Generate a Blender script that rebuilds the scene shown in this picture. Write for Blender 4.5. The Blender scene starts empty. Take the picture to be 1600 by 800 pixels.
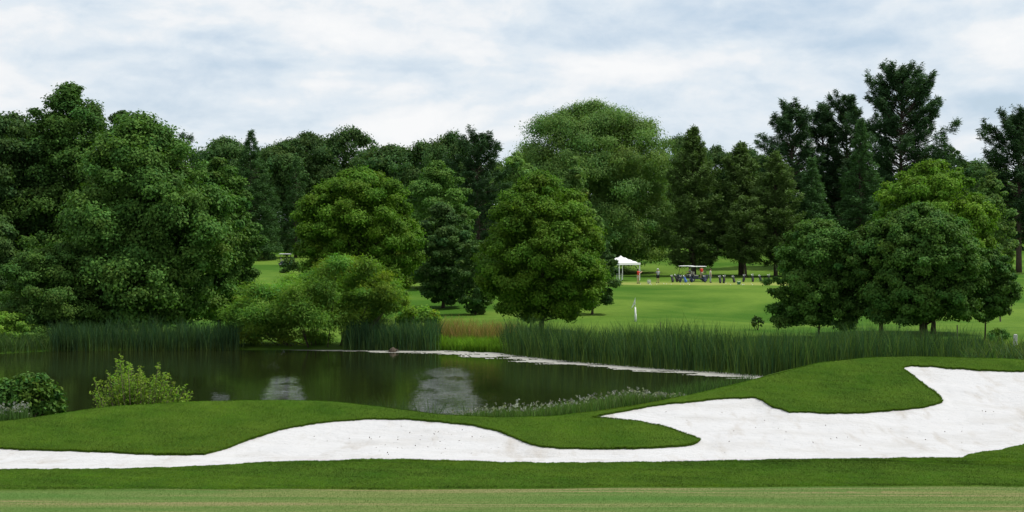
import bpy, math, random
import numpy as np
from mathutils import Vector, Matrix

# ------------------------------------------------------------------ camera, sky, sun, exposure
S = bpy.context.scene
C = S.collection
F = 2400.0          # focal length in pixels of a 1600 px wide picture
HZ = 398.0          # row of the horizon
CAM = 6.1           # eye height above the pond

cam_d = bpy.data.cameras.new("camera")
cam = bpy.data.objects.new("camera", cam_d)
C.objects.link(cam)
cam.location = (0, 0, CAM)
cam.rotation_euler = (math.radians(90), 0, 0)
cam_d.sensor_width = 36
cam_d.lens = 36 * F / 1600
cam_d.shift_y = (HZ - 400) / 1600
cam_d.clip_start = 0.1
cam_d.clip_end = 20000
S.camera = cam

SUN_EL, SUN_AZ = math.radians(62), math.radians(78)     # azimuth clockwise from the view direction
SUN_STRENGTH = 4.2
SKY_STRENGTH = 0.10
w = bpy.data.worlds.new("World")
S.world = w
w.use_nodes = True
nt = w.node_tree
nt.nodes.clear()


def N(nt, typ, **kw):
    n = nt.nodes.new(typ)
    for k, v in kw.items():
        setattr(n, k, v)
    return n


def L(nt, a, b):
    nt.links.new(a, b)


def mth(nt, op, a, b=None, c=None):
    n = nt.nodes.new('ShaderNodeMath')
    n.operation = op
    for i, v in enumerate((a, b, c)):
        if v is None:
            continue
        if isinstance(v, (int, float)):
            n.inputs[i].default_value = v
        else:
            nt.links.new(v, n.inputs[i])
    return n.outputs[0]


def mixc(nt, fac, a, b, blend='MIX'):
    n = nt.nodes.new('ShaderNodeMix')
    n.data_type = 'RGBA'
    n.blend_type = blend
    for sock, v in ((n.inputs[0], fac), (n.inputs[6], a), (n.inputs[7], b)):
        if isinstance(v, (int, float)):
            sock.default_value = v
        elif isinstance(v, tuple):
            sock.default_value = (*v, 1) if len(v) == 3 else v
        else:
            nt.links.new(v, sock)
    return n.outputs[2]


def ramp(nt, fac, stops, interp='LINEAR'):
    n = nt.nodes.new('ShaderNodeValToRGB')
    n.color_ramp.interpolation = interp
    el = n.color_ramp.elements
    while len(el) < len(stops):
        el.new(0.5)
    for e, (p, c) in zip(el, stops):
        e.position = p
        e.color = (c, c, c, 1) if isinstance(c, (int, float)) else (*c, 1)
    nt.links.new(fac, n.inputs[0])
    return n.outputs[0]


def noise(nt, vec, scale, detail=4, rough=0.55, dist=0.0, dims='3D'):
    n = nt.nodes.new('ShaderNodeTexNoise')
    n.noise_dimensions = dims
    n.inputs['Scale'].default_value = scale
    n.inputs['Detail'].default_value = detail
    n.inputs['Roughness'].default_value = rough
    n.inputs['Distortion'].default_value = dist
    if vec is not None:
        nt.links.new(vec, n.inputs['Vector'])
    return n.outputs[0]


def mapping(nt, vec, scale=(1, 1, 1), loc=(0, 0, 0), rot=(0, 0, 0)):
    n = nt.nodes.new('ShaderNodeMapping')
    n.inputs['Scale'].default_value = scale
    n.inputs['Location'].default_value = loc
    n.inputs['Rotation'].default_value = rot
    nt.links.new(vec, n.inputs['Vector'])
    return n.outputs[0]


sky = N(nt, 'ShaderNodeTexSky', sky_type='NISHITA', sun_disc=False, sun_elevation=SUN_EL, sun_rotation=SUN_AZ)
sky.altitude = 100
sky.dust_density = 1.5
tc = N(nt, 'ShaderNodeTexCoord')
sep = N(nt, 'ShaderNodeSeparateXYZ')
L(nt, tc.outputs['Generated'], sep.inputs[0])
zc = mth(nt, 'ADD', mth(nt, 'MAXIMUM', sep.outputs[2], 0.0), 0.13)
cx = mth(nt, 'DIVIDE', sep.outputs[0], zc)
cy = mth(nt, 'DIVIDE', sep.outputs[1], zc)
comb = N(nt, 'ShaderNodeCombineXYZ')
L(nt, cx, comb.inputs[0])
L(nt, cy, comb.inputs[1])
CP = comb.outputs[0]


GEN = tc.outputs['Generated']


def cl_dens(off):
    a = noise(nt, mapping(nt, GEN, (1.0, 1.0, 2.9), (0.31, 0.2, off * 2.9)), 6.5, 4, 0.50, 0.25)
    b_ = noise(nt, mapping(nt, GEN, (1.0, 1.0, 2.0), (7.3, 4.1, 5 + off * 2.0)), 19.0, 9, 0.60, 0.2)
    c_ = noise(nt, mapping(nt, CP, (.5, 1.0, 1), (3.4, 2.9 - off * 8, 0)), 1.4, 3, 0.50, 0.0)
    return mth(nt, 'ADD', mth(nt, 'ADD', mth(nt, 'MULTIPLY', a, 0.53), mth(nt, 'MULTIPLY', b_, 0.27)), mth(nt, 'MULTIPLY', c_, .20))


d0_ = cl_dens(0.0)
d1_ = cl_dens(-0.009)
lit = mth(nt, 'SUBTRACT', d1_, d0_)
dens = mth(nt, 'ADD', d0_, mth(nt, 'MULTIPLY', lit, 1.35))
cloud = ramp(nt, dens, [(0.35, (0.60, 0.735, 0.88)), (0.41, (0.68, 0.785, 0.896)), (0.465, (0.74, 0.825, 0.905)),
                        (0.51, (0.805, 0.865, 0.92)), (0.545, (0.89, 0.917, 0.945)), (0.61, (0.965, 0.972, 0.98))])
gap = ramp(nt, dens, [(0.25, 0.55), (0.48, 0.97)])
skyc = mixc(nt, 1.0, sky.outputs[0], (SKY_STRENGTH,) * 3, 'MULTIPLY')
mixed = mixc(nt, gap, skyc, cloud)
bg = N(nt, 'ShaderNodeBackground')
L(nt, mixed, bg.inputs[0])
bg.inputs[1].default_value = 1.0
wo = N(nt, 'ShaderNodeOutputWorld')
L(nt, bg.outputs[0], wo.inputs[0])
w.cycles.sampling_method = 'MANUAL'
w.cycles.sample_map_resolution = 512

sun_d = bpy.data.lights.new("sun", 'SUN')
sun_d.energy = SUN_STRENGTH
sun_d.color = (1.0, 0.955, 0.88)
sun_d.angle = math.radians(1.5)
sun = bpy.data.objects.new("sun", sun_d)
C.objects.link(sun)
sdir = Vector((math.sin(SUN_AZ) * math.cos(SUN_EL), math.cos(SUN_AZ) * math.cos(SUN_EL), math.sin(SUN_EL)))
sun.rotation_euler = sdir.to_track_quat('Z', 'Y').to_euler()
sun.location = (0, 0, 80)

S.view_settings.view_transform = 'Standard'
S.view_settings.look = 'None'
S.view_settings.exposure = 0.0
S.view_settings.gamma = 1.0
S.render.engine = 'CYCLES'
S.cycles.max_bounces = 6
S.cycles.transparent_max_bounces = 4
S.cycles.caustics_reflective = False
S.cycles.caustics_refractive = False
S.cycles.sample_clamp_indirect = 4

rng = np.random.default_rng(7)
random.seed(7)


# ------------------------------------------------------------------ helpers: tagging and meshes
def tag(o, label=None, cat=None, group=None, kind=None):
    if label: o['label'] = label
    if cat: o['category'] = cat
    if group: o['group'] = group
    if kind: o['kind'] = kind
    return o


def empty(name, loc, rz=0.0):
    o = bpy.data.objects.new(name, None)
    C.objects.link(o)
    o.location = loc
    o.rotation_euler = (0, 0, rz)
    o.empty_display_size = 0.3
    return o


def link(name, me, mat, parent=None):
    o = bpy.data.objects.new(name, me)
    if mat: me.materials.append(mat)
    C.objects.link(o)
    if parent: o.parent = parent
    return o


def np_mesh(name, co, faces, k, tint=None, smooth=False, attrs=None):
    """co (n,3), faces (m,k) arrays -> mesh"""
    me = bpy.data.meshes.new(name)
    n, m = len(co), len(faces)
    me.vertices.add(n)
    me.vertices.foreach_set('co', np.ascontiguousarray(co, np.float32).ravel())
    me.loops.add(m * k)
    me.loops.foreach_set('vertex_index', np.ascontiguousarray(faces, np.int32).ravel())
    me.polygons.add(m)
    me.polygons.foreach_set('loop_start', np.arange(0, m * k, k, dtype=np.int32))
    me.polygons.foreach_set('loop_total', np.full(m, k, np.int32))
    if smooth:
        me.polygons.foreach_set('use_smooth', np.ones(m, bool))
    if tint is not None:
        a = me.attributes.new('tint', 'FLOAT_COLOR', 'POINT')
        c4 = np.ones((n, 4), np.float32)
        c4[:, :3] = tint
        a.data.foreach_set('color', c4.ravel())
    for nm, v in (attrs or {}).items():
        a = me.attributes.new(nm, 'FLOAT', 'POINT')
        a.data.foreach_set('value', np.ascontiguousarray(v, np.float32))
    me.update(calc_edges=True)
    return me


class MB:
    """collects boxes, tubes and ellipsoids for one mesh"""
    def __init__(s):
        s.v, s.f = [], []

    def add(s, v, f):
        o = len(s.v)
        s.v += [tuple(p) for p in v]
        s.f += [[i + o for i in q] for q in f]

    def box(s, c, d, rz=0, rx=0, ry=0):
        M = Matrix.Rotation(rz, 3, 'Z') @ Matrix.Rotation(ry, 3, 'Y') @ Matrix.Rotation(rx, 3, 'X')
        v = [Vector(c) + M @ Vector((x * d[0] / 2, y * d[1] / 2, z * d[2] / 2)) for z in (-1, 1) for y in (-1, 1) for x in (-1, 1)]
        s.add(v, [(0, 2, 3, 1), (4, 5, 7, 6), (0, 1, 5, 4), (2, 6, 7, 3), (0, 4, 6, 2), (1, 3, 7, 5)])

    def path(s, pts, rad, n=8, cap=True):
        pts = [Vector(p) for p in pts]
        rings = []
        for i, p in enumerate(pts):
            t = (pts[min(i + 1, len(pts) - 1)] - pts[max(i - 1, 0)]).normalized()
            a = t.cross(Vector((0.13, 0.97, 0.2)))
            if a.length < 0.1: a = t.cross(Vector((1, 0, 0)))
            a.normalize()
            b = t.cross(a)
            rings.append([p + (a * math.cos(2 * math.pi * j / n) + b * math.sin(2 * math.pi * j / n)) * rad[i] for j in range(n)])
        v = [q for r in rings for q in r]
        f = []
        for i in range(len(pts) - 1):
            for j in range(n):
                k = (j + 1) % n
                f.append((i * n + j, i * n + k, (i + 1) * n + k, (i + 1) * n + j))
        if cap:
            f.append(tuple(range(n - 1, -1, -1)))
            f.append(tuple((len(pts) - 1) * n + j for j in range(n)))
        s.add(v, f)

    def tube(s, a, b, r0, r1=None, n=8):
        s.path([a, b], [r0, r0 if r1 is None else r1], n)

    def ell(s, c, r, nu=12, nv=8):
        v = [(c[0], c[1], c[2] - r[2])]
        for i in range(1, nv):
            ph = -math.pi / 2 + math.pi * i / nv
            for j in range(nu):
                th = 2 * math.pi * j / nu
                v.append((c[0] + r[0] * math.cos(ph) * math.cos(th), c[1] + r[1] * math.cos(ph) * math.sin(th), c[2] + r[2] * math.sin(ph)))
        v.append((c[0], c[1], c[2] + r[2]))
        f = []
        for j in range(nu):
            f.append((0, 1 + (j + 1) % nu, 1 + j))
            f.append((len(v) - 1, 1 + (nv - 2) * nu + j, 1 + (nv - 2) * nu + (j + 1) % nu))
        for i in range(nv - 2):
            for j in range(nu):
                a, b = 1 + i * nu + j, 1 + i * nu + (j + 1) % nu
                f.append((a, b, b + nu, a + nu))
        s.add(v, f)

    def mesh(s, name, smooth=False):
        me = bpy.data.meshes.new(name)
        me.from_pydata(s.v, [], s.f)
        if smooth:
            me.polygons.foreach_set('use_smooth', [True] * len(me.polygons))
        me.update()
        return me

    def build(s, name, mat, parent=None, smooth=False, bevel=0):
        o = link(name, s.mesh(name, smooth), mat, parent)
        if bevel:
            b = o.modifiers.new('bevel', 'BEVEL')
            b.width = bevel
            b.segments = 2
        return o


# ------------------------------------------------------------------ materials
def new_mat(name):
    m = bpy.data.materials.new(name)
    m.use_nodes = True
    m.node_tree.nodes.clear()
    return m, m.node_tree


def finish(nt, shader):
    o = nt.nodes.new('ShaderNodeOutputMaterial')
    L(nt, shader, o.inputs[0])


def principled(nt, col, rough=0.6, spec=0.5, **kw):
    p = nt.nodes.new('ShaderNodeBsdfPrincipled')
    if isinstance(col, tuple): p.inputs['Base Color'].default_value = (*col, 1)
    else: L(nt, col, p.inputs['Base Color'])
    if isinstance(rough, (int, float)): p.inputs['Roughness'].default_value = rough
    else: L(nt, rough, p.inputs['Roughness'])
    p.inputs['Specular IOR Level'].default_value = spec
    for k, v in kw.items(): p.inputs[k].default_value = v
    return p


def plain(name, col, rough=0.6, spec=0.4, var=0.12, metallic=0.0):
    m, nt = new_mat(name)
    g = N(nt, 'ShaderNodeTexCoord')
    n = noise(nt, g.outputs['Object'], 9.0, 4)
    c = mixc(nt, n, tuple(x * (1 - var) for x in col), tuple(min(1, x * (1 + var)) for x in col))
    p = principled(nt, c, rough, spec)
    p.inputs['Metallic'].default_value = metallic
    finish(nt, p.outputs[0])
    return m


def leaf_mat(name, col, transl=0.35, tcol=None, soft=0.0, rough=0.6, spec=0.06, vary=0.18):
    m, nt = new_mat(name)
    at = N(nt, 'ShaderNodeAttribute', attribute_name='tint')
    oi = N(nt, 'ShaderNodeObjectInfo')
    k = mth(nt, 'ADD', mth(nt, 'MULTIPLY', oi.outputs['Random'], 2 * vary), 1 - vary)
    base = mixc(nt, 1.0, at.outputs[0], col, 'MULTIPLY')
    vm = N(nt, 'ShaderNodeVectorMath', operation='SCALE')
    L(nt, base, vm.inputs[0])
    L(nt, k, vm.inputs[3])
    p = principled(nt, vm.outputs[0], rough, spec)
    tr = N(nt, 'ShaderNodeBsdfTranslucent')
    if soft:        # dense turf scatters light upward whichever way a blade is turned
        ge = N(nt, 'ShaderNodeNewGeometry')
        va = N(nt, 'ShaderNodeVectorMath', operation='ADD'); L(nt, ge.outputs['Normal'], va.inputs[0]); va.inputs[1].default_value = (0, 0, soft)
        vn = N(nt, 'ShaderNodeVectorMath', operation='NORMALIZE'); L(nt, va.outputs[0], vn.inputs[0])
        L(nt, vn.outputs[0], p.inputs['Normal'])
    tc_ = tcol or (1.15, 1.35, 0.5)
    L(nt, mixc(nt, 1.0, vm.outputs[0], tc_, 'MULTIPLY'), tr.inputs[0])
    mx = N(nt, 'ShaderNodeMixShader')
    mx.inputs[0].default_value = transl
    L(nt, p.outputs[0], mx.inputs[1])
    L(nt, tr.outputs[0], mx.inputs[2])
    finish(nt, mx.outputs[0])
    return m


M_LEAF = leaf_mat('leaf_maple', (0.104, 0.205, 0.020), 0.30)
M_LEAF_DARK = leaf_mat('leaf_dark', (0.052, 0.104, 0.027), 0.25)
M_LEAF_WILLOW = leaf_mat('leaf_willow', (0.118, 0.210, 0.050), 0.30)
M_LEAF_BRIGHT = leaf_mat('leaf_bright', (0.160, 0.285, 0.042), 0.42)
M_LEAF_LIME = leaf_mat('leaf_lime', (0.21, 0.33, 0.05), 0.42)
M_LEAF_SHADE = leaf_mat('leaf_blueish', (0.067, 0.142, 0.026), 0.26)
M_PINE = leaf_mat('needle_pine', (0.040, 0.085, 0.033), 0.15, vary=0.15)
M_SPRUCE = leaf_mat('needle_spruce', (0.052, 0.112, 0.036), 0.18, vary=0.15)
M_CEDAR = leaf_mat('needle_cedar', (0.085, 0.142, 0.038), 0.2, vary=0.12)
M_REED = leaf_mat('reed_leaf', (0.043, 0.088, 0.037), 0.32, vary=0.05)
M_GRASSY = leaf_mat('tall_grass_blade', (0.10, 0.19, 0.02), 0.38, vary=0.0)
M_TURF = leaf_mat('turf_blade', (0.046, 0.112, 0.0065), 0.25, soft=1.8, vary=0.0, spec=0.02)


def bark_mat(name, c0, c1):
    m, nt = new_mat(name)
    g = N(nt, 'ShaderNodeTexCoord')
    n = noise(nt, mapping(nt, g.outputs['Object'], (6, 6, 1.2)), 2.0, 8, 0.65)
    col = mixc(nt, ramp(nt, n, [(0.35, 0.0), (0.65, 1.0)]), c0, c1)
    p = principled(nt, col, 0.9, 0.2)
    b = N(nt, 'ShaderNodeBump')
    b.inputs['Strength'].default_value = 0.8
    b.inputs['Distance'].default_value = 0.05
    L(nt, n, b.inputs['Height'])
    L(nt, b.outputs[0], p.inputs['Normal'])
    finish(nt, p.outputs[0])
    return m


M_BARK = bark_mat('bark', (0.030, 0.022, 0.016), (0.10, 0.078, 0.058))
M_TWIG = bark_mat('dead_twig', (0.10, 0.08, 0.05), (0.24, 0.20, 0.13))


# ------------------------------------------------------------------ the shape of the ground
def smooth_table(pts, lo, hi, sig):
    x = np.arange(lo, hi + 1.0)
    a = np.array(pts, float)
    y = np.interp(x, a[:, 0], a[:, 1])
    k = np.exp(-0.5 * (np.arange(-4 * sig, 4 * sig + 1) / sig) ** 2)
    k /= k.sum()
    p = np.pad(y, 4 * sig, mode='reflect', reflect_type='odd')
    return x, np.convolve(p, k, 'valid')


# depth of the foreground ground seen at a row: fairway, dip of the bunker, mounds
PY, PD = smooth_table([(520, 40.3), (560, 38), (600, 35.5), (628, 33.8), (650, 32.6), (697, 30.0), (712, 28.9), (722, 27.1), (765, 24.3), (800, 22.2), (900, 18.0)], 520, 900, 7)
# row of the crest of the mounds by column
CX, CY = smooth_table([(-3000, 640), (-500, 650), (-150, 662), (0, 659), (100, 645), (170, 635), (300, 628), (440, 626), (520, 628), (600, 636.5),
                       (690, 648), (780, 652), (860, 651), (930, 644), (1000, 634), (1040, 626), (1100, 613), (1150, 601), (1200, 588), (1280, 568),
                       (1350, 560), (1430, 557), (1520, 560), (1600, 563), (1800, 570), (2200, 590), (5000, 640)], -3000, 5000, 12)
SHX, SHN = smooth_table([(-3000, 60), (-700, 52), (-200, 45), (800, 45), (900, 47), (1000, 54), (1100, 64), (1200, 73), (1300, 74), (5000, 74)], -3000, 5000, 20)
SFX, SHF = smooth_table([(-3000, 90), (-700, 92), (-100, 92), (0, 94.5), (70, 97), (150, 97.8), (350, 98.5), (560, 98.3), (690, 97.8), (785, 95.5), (800, 93.5),
                         (900, 87.6), (1000, 83.6), (1100, 80.4), (1200, 77.5), (1300, 78), (5000, 80)], -3000, 5000, 10)
FD = np.array([0, 2.5, 12, 40, 55, 70, 80, 90, 100, 110, 125, 155, 210, 300, 600, 3000.0])     # metres beyond the far shore
FZ = np.array([0, .22, .28, .35, .95, 1.95, 2.48, 2.60, 2.95, 3.2, 3.55, 4.6, 7.6, 12.5, 17, 20.0])
fx, fz = np.arange(0, 3001.0), None
_fz = np.interp(fx, FD, FZ)
_k = np.exp(-0.5 * (np.arange(-6, 7) / 2.0) ** 2); _k /= _k.sum()
_fz[3:-6] = np.convolve(np.pad(_fz, 6, mode='edge'), _k, 'valid')[3:-6]


def z_far(px, d):
    x = (px - 800) / F * d
    t = d - 95.0 - 0.02 * x             # the hillside is laid out in true depth, not along the shore
    ts = d - np.interp(px, SFX, SHF)
    z = np.interp(np.maximum(t, 0), fx, _fz)
    zb = np.interp(ts, [-6, -1.5, 0, 2.5, 10], [-1.0, -0.35, 0, .22, .28])
    und = (.16 * np.sin(x * .11 + 1.2 * np.sin(d * .06)) + .12 * np.sin(d * .16 + x * .05)) * np.clip((d - 118) / 20, 0, 1) * np.clip((172 - d) / 12, 0, 1) + 0.25 * np.sin(x * 0.045 + 1.0) * np.clip((d - 125) / 60, 0, 1) * np.sin(d * 0.05)
    return np.where(t > 10, z, np.minimum(np.maximum(zb, np.where(ts > 3, z, -9)), np.maximum(z, .3))) + und * (t > 10)


def crest(px):
    yc = np.interp(px, CX, CY)
    dc = np.interp(yc, PY, PD)
    return yc, dc, CAM - (yc - HZ) / F * dc


def ground_z(px, d):
    px, d = np.broadcast_arrays(np.asarray(px, float), np.asarray(d, float))
    yc, dc, zc_ = crest(px)
    py = np.interp(d, PD[::-1], PY[::-1])
    d0 = PD[-1]
    z0 = CAM - (PY[-1] - HZ) / F * d0
    zn = np.where(d < d0, 4.4 + (z0 - 4.4) * np.clip(d / d0, 0, 1) ** 0.7, CAM - (py - HZ) / F * d)
    ds = np.interp(px, SHX, SHN)
    wet = np.interp(px, [1180, 1280], [1, 0])
    ze = 0.45 * (1 - wet)
    m0, m1 = -(yc - HZ) / F, -0.12
    h = ds - dc
    t = np.clip((d - dc) / h, 0, 1)
    zh = (2 * t**3 - 3 * t**2 + 1) * zc_ + (t**3 - 2 * t**2 + t) * h * m0 + (-2 * t**3 + 3 * t**2) * ze + (t**3 - t**2) * h * m1
    df = np.interp(px, SFX, SHF)
    bas = np.interp(d - ds, [0, 1.5, 6], [0, -.35, -1.0])
    zf_ = z_far(px, d)
    basin = np.maximum(bas, np.where(d > df - 6, zf_, -1.0))
    basin = np.where(d < df, basin * wet + 0.45 * (1 - wet), zf_ * 1.0)
    return np.where(d <= dc, zn, np.where(d <= ds, zh, basin))


def at(px, d, z=None):
    return ((px - 800) / F * d, d, float(ground_z(px, d)) if z is None else z)


# the white sand, outlined on the ground by column and row
POLY = np.array([(-900, 700), (-300, 698), (0, 697), (100, 701), (200, 707), (290, 709), (320, 707), (345, 701), (380, 688), (420, 674), (460, 664), (500, 657.5), (560, 653),
                 (620, 653), (680, 657), (740, 663), (780, 672), (808, 683), (830, 692), (870, 697), (960, 698.5), (1030, 697), (1070, 693), (1091, 688.5),
                 (1094, 685), (1070, 677), (1040, 667), (1000, 659), (960, 655), (930, 652.5), (924, 650.5), (960, 645), (1020, 634), (1080, 627),
                 (1140, 621), (1178, 620), (1192, 625), (1206, 635), (1235, 643), (1300, 646), (1360, 644), (1420, 638), (1460, 632), (1474, 627),
                 (1465, 616), (1440, 598), (1415, 581), (1409, 574), (1424, 571), (1480, 575), (1540, 578), (1600, 580), (1750, 588), (2100, 612),
                 (2100, 650), (1750, 660), (1660, 680), (1600, 693), (1560, 702), (1525, 706), (1513, 708), (1505, 713), (1450, 714), (1300, 716), (1100, 719), (950, 722),
                 (800, 722), (650, 718), (550, 718), (450, 721), (350, 726), (200, 732), (0, 733), (-300, 735), (-900, 738)], float)


def poly_sd(x, y):
    """signed distance, positive inside the sand"""
    a, b = POLY, np.roll(POLY, -1, 0)
    best = np.full(x.shape, 1e9)
    ins = np.zeros(x.shape, bool)
    for (x0, y0), (x1, y1) in zip(a, b):
        ex, ey = x1 - x0, y1 - y0
        t = np.clip(((x - x0) * ex + (y - y0) * ey) / (ex * ex + ey * ey), 0, 1)
        best = np.minimum(best, (x - x0 - t * ex) ** 2 + (y - y0 - t * ey) ** 2)
        if y0 != y1:
            c = ((y0 > y) != (y1 > y)) & (x < ex * (y - y0) / (y1 - y0) + x0)
            ins ^= c
    s = np.sqrt(best)
    return np.where(ins, s, -s)


def wob(x, y, seed, sc):
    """cheap smooth noise"""
    r = np.random.default_rng(seed)
    o = np.zeros(np.shape(x))
    for i in range(7):
        a, ph, q = r.uniform(0, 6.28), r.uniform(0, 6.28), sc * (1.0 + 0.62 * i)
        o = o + np.sin((x * math.cos(a) + y * math.sin(a)) * q + ph + 1.3 * np.sin(y * q * .7 + ph)) / (1 + .5 * i)
    return o / 3.0


colx = np.concatenate([np.arange(-2600, -200, 60), np.arange(-200, -20, 15), np.arange(-20, 1622, 3.0), np.arange(1630, 1800, 15), np.arange(1815, 4300, 60)])
NC = len(colx)
yc, dc, zcr = crest(colx)
ds_, df_ = np.interp(colx, SHX, SHN), np.interp(colx, SFX, SHF)
df_ = np.maximum(df_, ds_ + 4)
n0, n1, n2, n3 = 8, 210, 30, 16
rows_d = []
for t in np.linspace(0, 1, n0, endpoint=False): rows_d.append(np.full(NC, 0.8 + (PD[-1] - 0.8) * t))
i1 = len(rows_d)
for t in np.linspace(0, 1, n1, endpoint=False):
    py = PY[-1] + (yc - PY[-1]) * t
    rows_d.append(np.interp(py, PY, PD))
i2 = len(rows_d)
for t in np.linspace(0, 1, n2, endpoint=False): rows_d.append(dc + (ds_ - dc) * t)
for t in np.linspace(0, 1, n3, endpoint=False): rows_d.append(ds_ + (df_ - ds_) * t)
for q in np.concatenate([np.array([0, .6, 1.2, 2, 3, 5, 8]), np.arange(11, 120, 3), np.arange(120, 240, 8), [260, 300, 400, 600, 1000, 1400]]): rows_d.append(df_ + q)
GD = np.array(rows_d)
GPX = np.broadcast_to(colx, GD.shape)
GZ = ground_z(GPX, GD)
GX = (GPX - 800) / F * GD
GPY = HZ + (CAM - GZ) / np.maximum(GD, 1) * F
NR = len(GD)
# sand mask only on the near rows
SDF = np.full(GD.shape, -99.0)
sub = slice(i1, i2 + 1)
SDF[sub] = poly_sd(GPX[sub], GPY[sub]) + 1.0 * wob(GX[sub], GD[sub], 3, 2.2) + 0.9 * wob(GX[sub], GD[sub], 4, 9.0) + 0.8 * wob(GX[sub], GD[sub], 5, 23.0)
GZ = GZ + 0.012 * wob(GX, GD, 11, 0.9) * (GD < 60) + 0.03 * wob(GX, GD, 12, .35) * ((GD > 24) & (GD < 45))

idx = np.arange(NR * NC).reshape(NR, NC)
q = np.stack([idx[:-1, :-1], idx[:-1, 1:], idx[1:, 1:], idx[1:, :-1]], -1).reshape(-1, 4)
s_all = SDF.ravel()
V = np.stack([GX, GD, GZ], -1).reshape(-1, 3)
PXY = np.stack([GPX, GPY], -1).reshape(-1, 2)
sq = s_all[q]
all_out, all_in = (sq <= 0).all(1), (sq > 0).all(1)
tri_out = np.concatenate([q[all_out][:, [0, 1, 2]], q[all_out][:, [0, 2, 3]]])
mixed_q = q[~all_out & ~all_in]
newv, edge_id, tris, lip = [], {}, [], []


def cut(a, b):
    k = (a, b) if a < b else (b, a)
    if k not in edge_id:
        t = s_all[a] / (s_all[a] - s_all[b])
        edge_id[k] = len(V) + len(newv)
        newv.append(V[a] + (V[b] - V[a]) * t)
    return edge_id[k]


for qq in mixed_q:
    for tr in ((qq[0], qq[1], qq[2]), (qq[0], qq[2], qq[3])):
        ins = [s_all[i] > 0 for i in tr]
        k = sum(ins)
        if k == 0: tris.append(tr)
        elif k == 1:
            i = ins.index(True)
            a, b, c = tr[i], tr[(i + 1) % 3], tr[(i + 2) % 3]
            p, r = cut(a, b), cut(a, c)
            tris += [(p, b, c), (p, c, r)]
            lip.append((r, p))
        elif k == 2:
            i = ins.index(False)
            a, b, c = tr[i], tr[(i + 1) % 3], tr[(i + 2) % 3]
            p, r = cut(a, b), cut(a, c)
            tris.append((a, p, r))
            lip.append((p, r))
newv = np.array(newv)
V2 = np.concatenate([V, newv])
grass_tri = np.concatenate([tri_out, np.array(tris)])
# the cut lip of turf: a little wall down to the sand
LIPH = 0.03
lip = np.array(lip)
lip_ids = np.unique(lip)
down = V2[lip_ids].copy(); down[:, 2] -= LIPH + 0.06
lip_top = V2[lip_ids].copy(); lip_top[:, 2] -= .002
dmap = {a: len(V2) + i for i, a in enumerate(lip_ids)}
tmap = {a: len(V2) + len(lip_ids) + i for i, a in enumerate(lip_ids)}
lip_tri = []
for a, b in lip:
    lip_tri += [(tmap[b], tmap[a], dmap[a]), (tmap[b], dmap[a], dmap[b])]
V3 = np.concatenate([V2, down, lip_top])
G_TRI = np.concatenate([grass_tri, np.array(lip_tri)])
used = np.unique(G_TRI)
remap = np.full(len(V3), -1); remap[used] = np.arange(len(used))
vd = V3[used]
vx = vd[:, 0] / np.maximum(vd[:, 1], .5) * F + 800
vpy = HZ + (CAM - vd[:, 2]) / np.maximum(vd[:, 1], .5) * F


def sst(a, b, x):
    t = np.clip((x - a) / (b - a), 0, 1)
    return t * t * (3 - 2 * t)


edge_d = 24.35 + 0.02 * vd[:, 0] + 0.10 * wob(vd[:, 0], vd[:, 1], 21, .3) + 0.03 * wob(vd[:, 0], vd[:, 1], 22, 2.1)
soft_ = np.interp(vd[:, 0], [-6, -1, 8], [.55, .12, .05])
fair = 1 - sst(0, 1, (vd[:, 1] - edge_d + soft_) / (2 * soft_))
tee = sst(177, 178.5, vd[:, 1]) * (1 - sst(186, 191, vd[:, 1])) * (1 - sst(18, 23, np.abs(vd[:, 0] - 32)))
near = 1 - sst(70, 90, vd[:, 1])
lipm = np.zeros(len(used)); lipm[remap[[dmap[a] for a in lip_ids]]] = 1
ground_me = np_mesh('ground', vd, remap[G_TRI], 3, smooth=True, attrs={'fairway': fair, 'tee': tee, 'near': near, 'lip': lipm})

m, nt = new_mat('mown_grass')
tc = N(nt, 'ShaderNodeTexCoord')
O = tc.outputs['Object']


def attr(nt, nm):
    return N(nt, 'ShaderNodeAttribute', attribute_name=nm).outputs['Fac']


n1_ = noise(nt, O, 0.8, 9, 0.68)
n2_ = noise(nt, O, 30.0, 3, 0.7)
n3_ = noise(nt, mapping(nt, O, (0.18, 1.6, 1), rot=(0, 0, 0.03)), 1.4, 7, 0.62)
n4_ = noise(nt, mapping(nt, O, (0.06, 0.055, 0.3)), 1.0, 7, 0.6, 0.4)
rough_c = mixc(nt, ramp(nt, n1_, [(0.35, 0.0), (0.7, 1.0)]), (0.024, 0.070, 0.004), (0.066, 0.120, 0.011))
rough_c = mixc(nt, ramp(nt, n2_, [(0.3, 0.0), (0.75, 0.5)]), rough_c, (0.070, 0.118, 0.016))
fair_c = mixc(nt, ramp(nt, n3_, [(0.36, 0.0), (0.50, 0.45), (0.60, 1.0)]), (0.078, 0.160, 0.036), (0.175, 0.200, 0.070))
fair_c = mixc(nt, ramp(nt, n2_, [(0.4, 0.0), (0.7, 0.8)]), fair_c, (0.062, 0.125, 0.024))
streak = noise(nt, mapping(nt, O, (0.035, 2.4, 1), (0, 0.4, 0)), 1.0, 4, 0.6)
fair_c = mixc(nt, ramp(nt, streak, [(0.55, 0.0), (0.59, 1.0), (0.63, 0.0)]), fair_c, (0.23, 0.20, 0.095))
far_c = mixc(nt, ramp(nt, n4_, [(0.40, 0.0), (0.60, 1.0)]), (0.040, 0.108, 0.010), (0.112, 0.190, 0.026))
far_c = mixc(nt, ramp(nt, noise(nt, O, 1.7, 6, 0.7), [(0.35, 0.0), (0.8, 0.5)]), far_c, (0.052, 0.100, 0.016))
tee_c = mixc(nt, n3_, (0.15, 0.22, 0.040), (0.27, 0.27, 0.085))
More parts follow.
